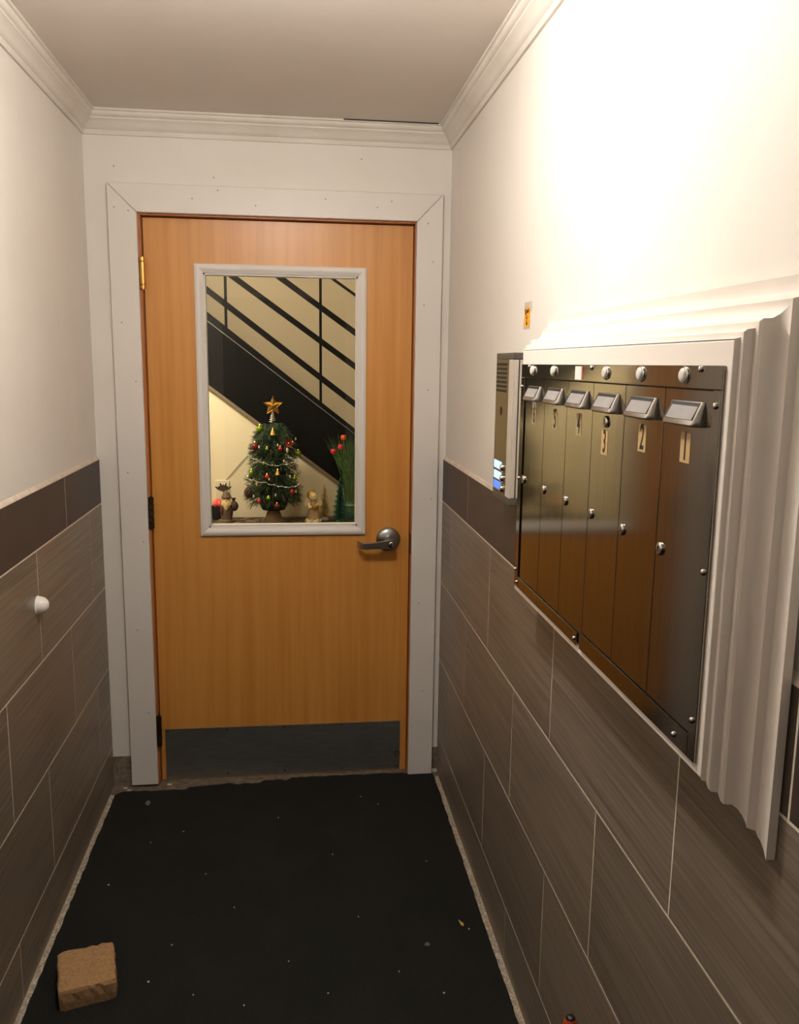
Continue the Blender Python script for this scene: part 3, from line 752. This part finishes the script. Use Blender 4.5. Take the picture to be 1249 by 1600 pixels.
slant(line_z, lambda x: line_z(x)+0.004, x0, 2.15, SY-0.001, SY+0.02, 'stringer_highlight', M_ironglint)  # thin strip carrying the painted highlight below the top flange
slant(lambda x: line_z(x)+0.004, top_z, x0, 2.15, SY+0.004, SY+0.06, 'top_flange', M_iron)
slant(lambda x: bot_z(x)-0.018, bot_z, x0, 2.15, SY-0.002, SY+0.0215, 'bottom_flange', M_flange, label='grey lower flange of the stringer')
b1 = lambda x: 1.961-0.757*(x-0.26); b2 = lambda x: 2.018-0.7095*(x-0.393); b3 = lambda x: 2.012-0.699*(x-0.629); b4 = lambda x: 2.011-0.675*(x-0.873)
for f_, th in ((b1, 0.036), (b2, 0.034), (b3, 0.034), (b4, 0.016)):
    slant(lambda x, f_=f_, th=th: f_(x)-th, f_, x0, 1.9, SY+0.010, SY+0.018, 'rail_bar', M_iron)
for xp, w_ in ((0.361, 0.013), (0.8205, 0.013), (1.28, 0.013), (-0.1, 0.013)):
    b = B(); box(b, xp-w_/2, xp+w_/2, SY+0.0185, SY+0.031, top_z(xp)-0.06, b4(xp)-0.012); obj('rail_post', b, M_iron, sta)
for k in range(9):
    xs_ = -0.5+k*0.25; zt = top_z(xs_+.125)-0.16
    if zt < 0.1: continue
    b = B(); box(b, xs_, xs_+0.27, SY+0.065, HY1-0.01, zt-0.04, zt); obj('tread', b, M_iron, sta)
hl = thing('hall_lamp', (HALL_POS[0], HALL_POS[1], HZ), 'warm globe lamp lighting the hall beyond the door', 'lamp')
b = B(); ball(b, HALL_POS, 0.10, 16, 10); obj('globe', b, M_hallglobe, hl, smooth=True)
b = B(); tube(b, [(HALL_POS[0], HALL_POS[1], HALL_POS[2]+0.1), (HALL_POS[0], HALL_POS[1], HZ)], 0.008, 8); obj('stem', b, M_brass, hl)

# ---- console table
TZ = 0.82
tb = thing('console_table', (0.63, 1.0, 0), 'dark console table with a patterned runner holding the Christmas display', 'table')
b = B(); box(b, 0.06, 1.18, 0.80, SY-0.004, TZ-0.034, TZ-0.004); obj('table_top', b, M_table, tb, bevel=0.003)
b = B(); box(b, 0.09, 1.15, 0.80, SY-0.006, TZ-0.004, TZ); obj('table_runner', b, M_runner, tb, label='mottled dark brown runner')
for x in (0.085, 1.155):
    for y in (0.825, 1.170):
        b = B(); box(b, x-0.02, x+0.02, y-0.02, y+0.02, 0, TZ-0.034); obj('leg', b, M_table, tb)
b = B(); box(b, 0.10, 1.14, 0.83, 0.845, TZ-0.11, TZ-0.034); obj('apron', b, M_table, tb)

# ---- outlet and cord
ou = thing('outlet', (0.327, SY+0.02, 0.944), 'cream wall outlet plate behind the bearded figurine', 'outlet')
b = B(); box(b, 0.293, 0.361, SY+0.015, SY+0.0219, 0.882, 1.006); obj('cover_plate', b, M_plate, ou, bevel=0.002)
for z in (0.915, 0.973):
    b = B(); box(b, 0.312, 0.342, SY+0.0135, SY+0.015, z-0.018, z+0.018); obj('socket', b, M_plate, ou, bevel=0.002)
b = B(); tube(b, [(0.345, SY+0.019, 1.006), (0.38, SY+0.018, 1.045), (0.42, SY+0.018, 1.092), (0.457, SY+0.019, 1.131)], 0.0014, 5)
tag(obj('cord', b, M_bronze), 'thin brown cord rising from the outlet along the cream wall', 'cord')

# ---- Christmas tree
TX, TY = 0.585, 1.03
PR = [(0.90, .110), (.93, .138), (1.0, .130), (1.1, .120), (1.2, .108), (1.262, .084), (1.287, .048), (1.300, .008)]
def trad(z):
    for (a, ra), (c, rc) in zip(PR, PR[1:]):
        if a <= z <= c: return ra+(rc-ra)*(z-a)/(c-a)
    return 0.01
tree = thing('christmas_tree', (TX, TY, TZ), 'small dark green artificial Christmas tree on the console table', 'tree')
b = B(); lathe(b, [(0.060, TZ+.0005), (0.058, TZ+0.012), (0.040, TZ+0.030), (0.022, TZ+0.085)], (TX, TY, 0), (0, 0, 1), 18); obj('burlap_base', b, M_burlap, tree, smooth=True)
b = B(); tube(b, [(TX, TY, TZ+0.07), (TX, TY, 1.31)], 0.008, 8); obj('trunk', b, M_sack, tree)
b = B(); lathe(b, [(r_*0.5, z-0.012) for z, r_ in PR], (TX, TY, 0), (0, 0, 1), 16); obj('shade_core', b, M_core, tree, smooth=True)  # dark cone added inside the needles to block light
def needle(bm, p, d, L, wd):
    d = d.normalized(); s = d.cross(Vector((random.uniform(-1, 1), random.uniform(-1, 1), random.uniform(-1, 1)))).normalized()*wd
    bm.faces.new([bm.verts.new(p-s), bm.verts.new(p+s), bm.verts.new(p+d*L)])
b = B()
for k in range(560):
    z = 0.905+0.375*(random.random()**1.08); a = random.uniform(0, 2*math.pi); r_ = trad(z)
    out_ = Vector((math.cos(a), math.sin(a), random.uniform(-.35, .15)))
    tip = Vector((TX, TY, z))+Vector((out_.x, out_.y, 0))*r_*random.uniform(.86, 1.02)
    st_ = Vector((TX, TY, z+0.03))+Vector((out_.x, out_.y, 0))*r_*0.5
    ax = tip-st_
    for q in range(34):
        t = random.uniform(0.0, 1.0)
        rd = Vector((random.uniform(-1, 1), random.uniform(-1, 1), random.uniform(-1, 1)))
        needle(b, st_+ax*t, ax.normalized()*1.0+rd*0.95, random.uniform(.016, .032), 0.0010)
nd = fin(b, 'needles'); nd.materials.append(M_needle)
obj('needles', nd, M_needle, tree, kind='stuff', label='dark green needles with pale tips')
# star topper
b = B()
star = thing('tree_star', (0.586, 1.024, 1.315), 'gold glitter star on a coiled cone topping the Christmas tree', 'star')
pts = []
for k in range(10):
    a = math.pi/2+math.pi*k/5; r_ = 0.047 if k % 2 == 0 else 0.0205
    pts.append((0.587+r_*math.cos(a), 1.018, 1.389+r_*math.sin(a)))
tube(b, pts+[pts[0]], 0.0026, 6); obj('star_outline', b, M_gold, star, smooth=True)
b = B()
fr_ = b.verts.new((0.587, 1.009, 1.389)); bk_ = b.verts.new((0.587, 1.027, 1.389)); pv = [b.verts.new((0.587+(p[0]-.587)*.93, 1.018, 1.389+(p[2]-1.389)*.93)) for p in pts]
for i in range(10):
    j = (i+1) % 10; b.faces.new((fr_, pv[i], pv[j])); b.faces.new((bk_, pv[j], pv[i]))
obj('star_body', b, M_glit, star)
b = B(); tube(b, [(0.586+(.004+.0145*t/40)*math.cos(t*.9), 1.024+(.004+.0145*t/40)*math.sin(t*.9), 1.362-.050*t/40) for t in range(41)], 0.0021, 5); obj('coil', b, M_silver, star, smooth=True)
# ornaments
def bauble(name, x, y, z, r, mat, label, grp, kind='ball'):
    o = thing(name, (x, y, z), label, 'ornament', grp)
    bm = B()
    if kind == 'ball': ball(bm, (x, y, z), r)
    elif kind == 'bell': lathe(bm, [(r, -r), (r*.85, -r*.6), (r*.6, r*.2), (r*.35, r*.8), (r*.1, r)], (x, y, z), (0, 0, 1), 14)
    elif kind == 'drop': ball(bm, (x, y, z), r, s=(.7, .7, 1.7))
    obj('shell', bm, mat, o, smooth=True)
    h = r*(1.7 if kind == 'drop' else 1.0)
    bm = B(); lathe(bm, [(r*.28, h*.95), (r*.28, h*1.15), (r*.1, h*1.4)], (x, y, z), (0, 0, 1), 8); obj('cap', bm, M_gold, o)
dl = 0.006
for a in [
 ('green_bauble', .525, 1.000, 1.280, .0172, M_gbaub, 'large shiny green bauble at the upper left of the Christmas tree'),
 ('red_bauble', .503, .962, 1.200, .0182, M_rglit, 'large dark red glitter bauble below the upper left green bauble'),
 ('green_bauble', .560, .925, 1.192, .0085, M_gbaub, 'small green bauble just right of the dark red glitter bauble'),
 ('red_bauble', .621, .927, 1.193, .0098, M_rbaub, 'small bright red bauble in the upper middle of the Christmas tree'),
 ('green_bauble', .705, 1.014, 1.162, .0156, M_gbaub, 'large green bauble on the right side of the Christmas tree'),
 ('green_bauble', .486, .956, 1.076, .0130, M_gbaub, 'green bauble at the left edge halfway down the Christmas tree'),
 ('red_bauble', .559, .908, 1.064, .0108, M_rbaub, 'bright red bauble in the centre of the Christmas tree'),
 ('green_bauble', .688, .955, 1.049, .0115, M_gbaub, 'green bauble at the right edge halfway down the Christmas tree'),
 ('red_bauble', .675, .930, .988, .0112, M_rbaub, 'red bauble at the lower right of the Christmas tree'),
 ('red_bauble', .521, .904, .948, .0096, M_rbaub, 'small red bauble at the lower left of the Christmas tree'),
 ('green_bauble', .565, .892, .964, .0098, M_gbaub, 'green bauble low in the middle of the Christmas tree'),
 ('red_bauble', .604, .890, .928, .0125, M_rglit, 'dark red glitter bauble at the very bottom of the Christmas tree'),
 ('pearl_bauble', .706, .985, 1.017, .0072, M_wbaub, 'tiny pearl bauble on the lower right edge of the Christmas tree'),
 ('pearl_bauble', .466, .996, 1.053, .0072, M_wbaub, 'tiny pearl bauble on the left edge of the Christmas tree')]:
    bauble(a[0], a[1], a[2]-dl, a[3], a[4], a[5], a[6], 'baubles on the Christmas tree')
for a in [
 ('gold_bell', .587, .955, 1.269, .0130, 'gold bell ornament high in the middle of the Christmas tree', 'bell'),
 ('gold_bell', .608, .910, 1.084, .0115, 'gold bell ornament in the centre right of the Christmas tree', 'bell'),
 ('gold_drop', .510, .924, 1.030, .0080, 'gold drop ornament on the lower left of the Christmas tree', 'drop'),
 ('gold_drop', .654, .944, 1.186, .0085, 'gold drop ornament right of the small bright red bauble', 'drop')]:
    bauble(a[0], a[1], a[2]-dl, a[3], a[4], M_wbaub if a[0] == 'gold_drop' else M_resing, a[5], 'gold ornaments on the Christmas tree', a[6])
for x, y, z, tilt in [(.577, .918, 1.171, 0), (.605, .904, 1.050, -.1), (.585, .894, .991, 0), (.627, .897, .969, .3), (.540, .896, .954, .3), (.497, .916, .930, -.5), (.657, .914, .990, .4)]:
    bm = B(); rings = []
    d = Vector((tilt, 0, -1)).normalized()
    tube(bm, [Vector((x, y-.006, z+.018))+d*(.044*k/8) for k in range(9)], 0, 6, [.0022+.0016*(k % 2)*(1-k/10) for k in range(9)])
    tag(obj('icicle_ornament', bm, M_silver, smooth=True), 'slim silver icicle ornament hanging on the Christmas tree', 'ornament', 'silver icicles on the Christmas tree')
def garland(pts, label):
    bm = B(); P = [Vector(p)+(Vector((p[0]-TX, p[1]-TY, 0)).normalized()*.017) for p in pts]
    for a, c in zip(P, P[1:]):
        n_ = max(2, int((c-a).length/0.0055))
        for k in range(n_):
            q = a.lerp(c, k/n_); q.z -= 0.006*math.sin(math.pi*k/n_); ball(bm, q, 0.0030, 6, 4)
    tag(obj('bead_garland', bm, M_silver, smooth=True), label, 'garland', 'bead garlands on the Christmas tree')
garland([(.490, .965, 1.155), (.524, .932, 1.144), (.555, .915, 1.130), (.591, .908, 1.119), (.626, .917, 1.124), (.665, .942, 1.127), (.69, .975, 1.135)], 'silver bead garland across the middle of the Christmas tree')
garland([(.475, .965, 1.055), (.505, .928, 1.047), (.559, .902, 1.040), (.590, .898, 1.030), (.622, .902, 1.021), (.665, .93, 1.015), (.69, .955, 1.02)], 'silver bead garland low across the Christmas tree')

# fairy lights, a pine cone and a poinsettia
fl_ = thing('fairy_lights', (TX, TY-.13, .92), 'string of small clear fairy light bulbs wound around the Christmas tree', 'lights')
b = B(); wp = []; bulbs = []
for k in range(150):
    t = k/149; z = .925+.345*t; a = -math.pi*.5+t*2*math.pi*4.5+2.2
    r_ = trad(z)+.006; wp.append((TX+r_*math.cos(a), TY+r_*math.sin(a), z))
    if k % 4 == 2 and math.sin(a) < .2: bulbs.append((TX+(r_+.006)*math.cos(a), TY+(r_+.006)*math.sin(a), z))
tube(b, wp, .0010, 4); obj('wire', b, M_core, fl_)
bm = B(); lathe(bm, [(.0018, -.004), (.0038, .0), (.0036, .005), (.0012, .010)], (0, 0, 0), (0, 0, 1), 8)
bulb_me = fin(bm, 'bulb'); bulb_me.materials.append(M_wbaub)
for p in bulbs:
    o = obj('bulb', bulb_me, M_wbaub, fl_, loc=p)
pc = thing('pine_cone', (.470, .955, .975), 'dark brown pine cone low on the left of the Christmas tree', 'pine cone')
b = B(); ball(b, (.470, .945, .985), .018, 10, 8, (1, 1, 1.4)); obj('core', b, M_sack, pc, smooth=True)
b = B()
for k in range(46):
    t = k/46; a = k*2.4; z = .962+.046*t; r_ = .019*math.sin(math.pi*(.15+.8*t))
    c0 = Vector((.470+r_*math.cos(a), .945+r_*math.sin(a), z)); ball(b, c0, .0058, 6, 4, (1, 1, .5))
obj('scales', b, M_sack, pc)
pn = thing('poinsettia', (.662, .94, 1.215), 'dark red artificial poinsettia at the upper right of the Christmas tree', 'flower')
b = B()
for k in range(6):
    a = 2*math.pi*k/6; d = Vector((math.cos(a), -.25, math.sin(a))); u_ = Vector((-math.sin(a), 0, math.cos(a)))
    c0 = Vector((.662, .934, 1.218))
    loft(b, [[c0+d*t*.027+u_*ww*.008+Vector((0, .001*q, 0)) for ww, q in ((w1, 1), (w1, -1), (-w1, -1), (-w1, 1))] for t, w1 in ((0, .3), (.5, 1), (1, .06))])
obj('petals', b, M_rglit, pn)
b = B(); ball(b, (.662, .929, 1.218), .005, 8, 6); obj('centre', b, M_gold, pn, smooth=True)

# ---- black pot with coral rose
px, py = .306, 1.146
po = thing('flower_pot', (px, py, TZ), 'small black pot holding a coral red rose at the left of the display', 'pot')
b = B(); lathe(b, [(0.026, TZ+.0005), (0.036, TZ+0.062), (0.036, TZ+0.066), (0.031, TZ+0.066), (0.029, TZ+.05)], (px, py, 0), (0, 0, 1), 20); obj('pot', b, M_pot, po, smooth=True)
rose_ = []
b = B()
for ring_, (nr, rr_, hh) in enumerate(((6, .020, .010), (5, .014, .017), (4, .007, .022))):
    for k in range(nr):
        a = 2*math.pi*k/nr+ring_*.5
        c = Vector((px+.003+rr_*math.cos(a), py-.004+rr_*math.sin(a), TZ+.068+hh))
        ball(b, c, .0125, 8, 6, (abs(math.sin(a))*.6+.5, abs(math.cos(a))*.6+.5, 1.15))
obj('rose', b, M_rose, po, smooth=True)

# ---- bearded figurine
gx, gy = .357, 1.066
sa = thing('figurine', (gx, gy, TZ), 'bearded brown-cloaked figurine with a sack beside the black pot', 'figurine')
b = B(); lathe(b, [(0.044, TZ+.0005), (0.042, TZ+.010), (.034, TZ+.014)], (gx, gy, 0), (0, 0, 1), 20, (1, .7)); obj('base', b, M_coat, sa, smooth=True)
b = B(); lathe(b, [(.026, TZ+.013), (.029, TZ+.035), (.027, TZ+.070), (.022, TZ+.095), (.012, TZ+.105)], (gx, gy, 0), (0, 0, 1), 18, (1, .8)); obj('robe', b, M_coat, sa, smooth=True)
b = B(); ball(b, (gx-.020, gy-.012, TZ+.060), .013, 10, 8, (.9, .8, 2.0)); ball(b, (gx+.022, gy-.010, TZ+.055), .011, 10, 8, (.9, .8, 2.0)); obj('arms', b, M_coatr, sa, smooth=True)
b = B(); ball(b, (gx, gy-.004, TZ+.112), .0185, 14, 10); obj('head', b, M_skin, sa, smooth=True)
b = B(); ball(b, (gx, gy-.022, TZ+.109), .0042, 8, 6); obj('nose', b, M_skin, sa, smooth=True)
b = B()
for k in range(9):
    a = (k-4)*.32; tube(b, [(gx+.018*math.sin(a), gy-.014*math.cos(a)-.004, TZ+.108), (gx+.020*math.sin(a), gy-.018*math.cos(a)-.006, TZ+.088), (gx+.012*math.sin(a), gy-.020*math.cos(a)-.004, TZ+.062+.012*abs(a))], .006, 6, [.0055, .0065, .002])
obj('beard', b, M_beard, sa, smooth=True)
b = B(); lathe(b, [(.024, TZ+.118), (.0255, TZ+.123), (.021, TZ+.130), (.016, TZ+.142), (.010, TZ+.151), (.003, TZ+.156)], (gx, gy, 0), (0, 0, 1), 18); obj('hat', b, M_coat, sa, smooth=True)
b = B(); ball(b, (gx+.036, gy+.004, TZ+.078), .022, 12, 9, (.95, .9, 1.15)); lathe(b, [(.010, TZ+.098), (.006, TZ+.106), (.013, TZ+.118)], (gx+.034, gy+.004, 0), (0, 0, 1), 12); obj('sack', b, M_sack, sa, smooth=True)
b = B(); tube(b, [(gx+.020, gy-.030, TZ+.012), (gx+.018, gy-.028, TZ+.075)], .0028, 7); obj('staff', b, M_sack, sa)
lo = thing('lotus_ornament', (.330, 1.10, TZ), 'dark brown lotus-shaped ornament on a stem rising behind the bearded figurine', 'ornament')
b = B(); tube(b, [(.340, 1.125, TZ+.0005), (.340, 1.116, TZ+.15)], .003, 6); obj('stem', b, M_sack, lo)
b = B()
for k in range(7):
    a = (k-3)*.36; L = .046 if k % 2 == 0 else .036
    d = Vector((math.sin(a), -.15, math.cos(a)*.9+.1)); u_ = d.cross(Vector((0, 1, 0))).normalized()
    c0 = Vector((.340, 1.113, TZ+.145))
    loft(b, [[c0+d*t*L+u_*w_*.0068+Vector((0, .003*(1 if i in (1, 2) else -1), 0)) for i, w_ in enumerate((ww, ww, -ww, -ww))] for t, ww in ((0, .4), (.45, 1.0), (.8, .6), (1.0, .08))])
obj('petals', b, M_sack, lo)

# ---- cream angel
ax_, ay = .776, 1.022
an = thing('angel_figurine', (ax_, ay, TZ), 'cream resin angel figurine holding a bowl, right of the tree', 'figurine')
b = B(); lathe(b, [(.034, TZ+.0005), (.036, TZ+.008), (.030, TZ+.016)], (ax_, ay, 0), (0, 0, 1), 16, (1, .75))
for k in range(7):
    a = 2*math.pi*k/7; ball(b, (ax_+.028*math.cos(a), ay+.02*math.sin(a), TZ+.011), .009, 8, 6)
obj('cloud_base', b, M_resin, an, smooth=True)
b = B(); lathe(b, [(.026, TZ+.014), (.027, TZ+.035), (.019, TZ+.065), (.014, TZ+.090), (.008, TZ+.097)], (ax_+.004, ay, 0), (0, 0, 1), 18, (1, .8)); obj('robe', b, M_resin2, an, smooth=True)
b = B(); ball(b, (ax_, ay-.004, TZ+.115), .019, 14, 10); obj('head', b, M_resin, an, smooth=True)
b = B(); ball(b, (ax_-.005, ay+.003, TZ+.121), .0215, 14, 10, (1, .9, 1)); obj('hair', b, M_resing, an, smooth=True)
b = B(); ball(b, (ax_-.006, ay-.0215, TZ+.118), .0022, 6, 5); ball(b, (ax_+.007, ay-.0215, TZ+.118), .0022, 6, 5); obj('eyes', b, M_sack, an)
for s in (-1, 1):
    b = B(); c0 = Vector((ax_, ay+.014, TZ+.085))
    loft(b, [[c0+Vector((s*(.008+.030*t), yy, (.028*t-.016*t*t*2)+hh)) for yy, hh in ((-.002, h1), (.002, h1), (.002, -h1), (-.002, -h1))] for t, h1 in ((0, .010), (.4, .020), (.8, .016), (1, .005))])
    obj('wing', b, M_resin, an, smooth=True)
b = B(); tube(b, [(ax_-.016, ay-.004, TZ+.085), (ax_-.016, ay-.020, TZ+.070), (ax_+.002, ay-.028, TZ+.076)], .006, 7); tube(b, [(ax_+.018, ay-.004, TZ+.085), (ax_+.020, ay-.020, TZ+.070), (ax_+.010, ay-.028, TZ+.076)], .006, 7); obj('arms', b, M_resin, an, smooth=True)
b = B(); lathe(b, [(.006, TZ+.062), (.014, TZ+.070), (.0165, TZ+.082), (.013, TZ+.082), (.008, TZ+.074)], (ax_+.008, ay-.030, 0), (0, 0, 1), 16); obj('bowl', b, M_resing, an, smooth=True)

an.scale = (1.14, 1.14, 1.14)
# ---- bottle-brush trees
def brush(name, x, y, z0, h, r0, mat, nb, label, wd):
    t_ = thing(name, (x, y, z0), label, 'tree')
    bm = B(); lathe(bm, [(r0*.42, z0+.0005), (r0*.42, z0+.010), (r0*.2, z0+.014)], (x, y, 0), (0, 0, 1), 14); obj('foot', bm, M_lint if mat is M_goldbr else mat, t_, smooth=True)
    bm = B(); tube(bm, [(x, y, z0+.01), (x, y, z0+h)], .0022, 6); obj('wire_stem', bm, mat, t_)
    bm = B()
    for k in range(nb):
        f_ = (k/nb); z = z0+.018+(h-.022)*f_; rr2 = r0*(1-f_)**.85*(.78+.22*math.sin(f_*50))+.003
        a = random.uniform(0, 2*math.pi); needle(bm, Vector((x, y, z)), Vector((math.cos(a), math.sin(a), random.uniform(-.15, .35))), rr2*random.uniform(.85, 1.1), wd)
    obj('bristles', bm, mat, t_, kind='stuff')
    return t_
brush('gold_brush_tree', .834, 1.105, TZ, .182, .046, M_goldbr, 1700, 'small gold bottle-brush tree beside the cream angel', .0012)
brush('green_brush_tree', .909, 1.030, TZ, .225, .052, M_gneedle, 4200, 'green frosted bottle-brush tree in front of the tall grass', .0012)

# ---- tall grass with tulips
vx, vy = .962, 1.115
gr = thing('grass_arrangement', (vx, vy, TZ), 'tall artificial grass in a dark green holder with red tulips', 'plant')
b = B(); lathe(b, [(.026, TZ+.0005), (.032, TZ+.010), (.030, TZ+.085), (.026, TZ+.088)], (vx, vy, 0), (0, 0, 1), 16); obj('holder', b, M_gneedle, gr, smooth=True)
b = B(); lathe(b, [(.0315, TZ+.072), (.0325, TZ+.075), (.0315, TZ+.078)], (vx, vy, 0), (0, 0, 1), 16); obj('tie', b, M_resin2, gr, label='pale twine tie')
b = B()
for k in range(150):
    a = random.uniform(0, 2*math.pi); q = random.random()**.6
    p0 = Vector((vx+.024*q*math.cos(a), vy+.024*q*math.sin(a), TZ+.07))
    sp = random.uniform(.4, 2.1)
    p1 = p0+Vector((.024*q*math.cos(a)*sp*.5-.004, .014*q*math.sin(a)*sp, .17)); p2 = p1+Vector((.060*q*math.cos(a)*sp-.010, .03*q*math.sin(a)*sp, random.uniform(.13, .205)))
    p1.y = min(p1.y, 1.18); p2.y = min(p2.y, 1.185)
    wd = Vector((.0015, .0006, 0))
    A = [b.verts.new(p0-wd), b.verts.new(p0+wd), b.verts.new(p1+wd*1.1), b.verts.new(p1-wd*1.1), b.verts.new(p2)]
    b.faces.new(A[:4]); b.faces.new((A[3], A[2], A[4]))
obj('blades', b, M_grass, gr, kind='stuff', label='thin green grass blades')
for x, y, z, mt in ((.876, 1.072, 1.165, M_tulip), (.912, 1.076, 1.187, M_tulip), (.926, 1.08, 1.233, M_tulipo)):
    b = B()
    for k in range(5):
        a = 2*math.pi*k/5; ball(b, (x+.0065*math.cos(a), y+.0065*math.sin(a), z), .0085, 8, 6, (.8, .8, 1.5))
    fl = obj('tulip', b, mt, gr, smooth=True, label='red tulip head' if mt is M_tulip else 'orange tulip head')
    b = B(); tube(b, [(x, y, z-.012), (vx-.02, vy-.02, TZ+.16), (vx-.008, vy-.015, TZ+.09)], .0013, 5); obj('stem', b, M_grass, fl)
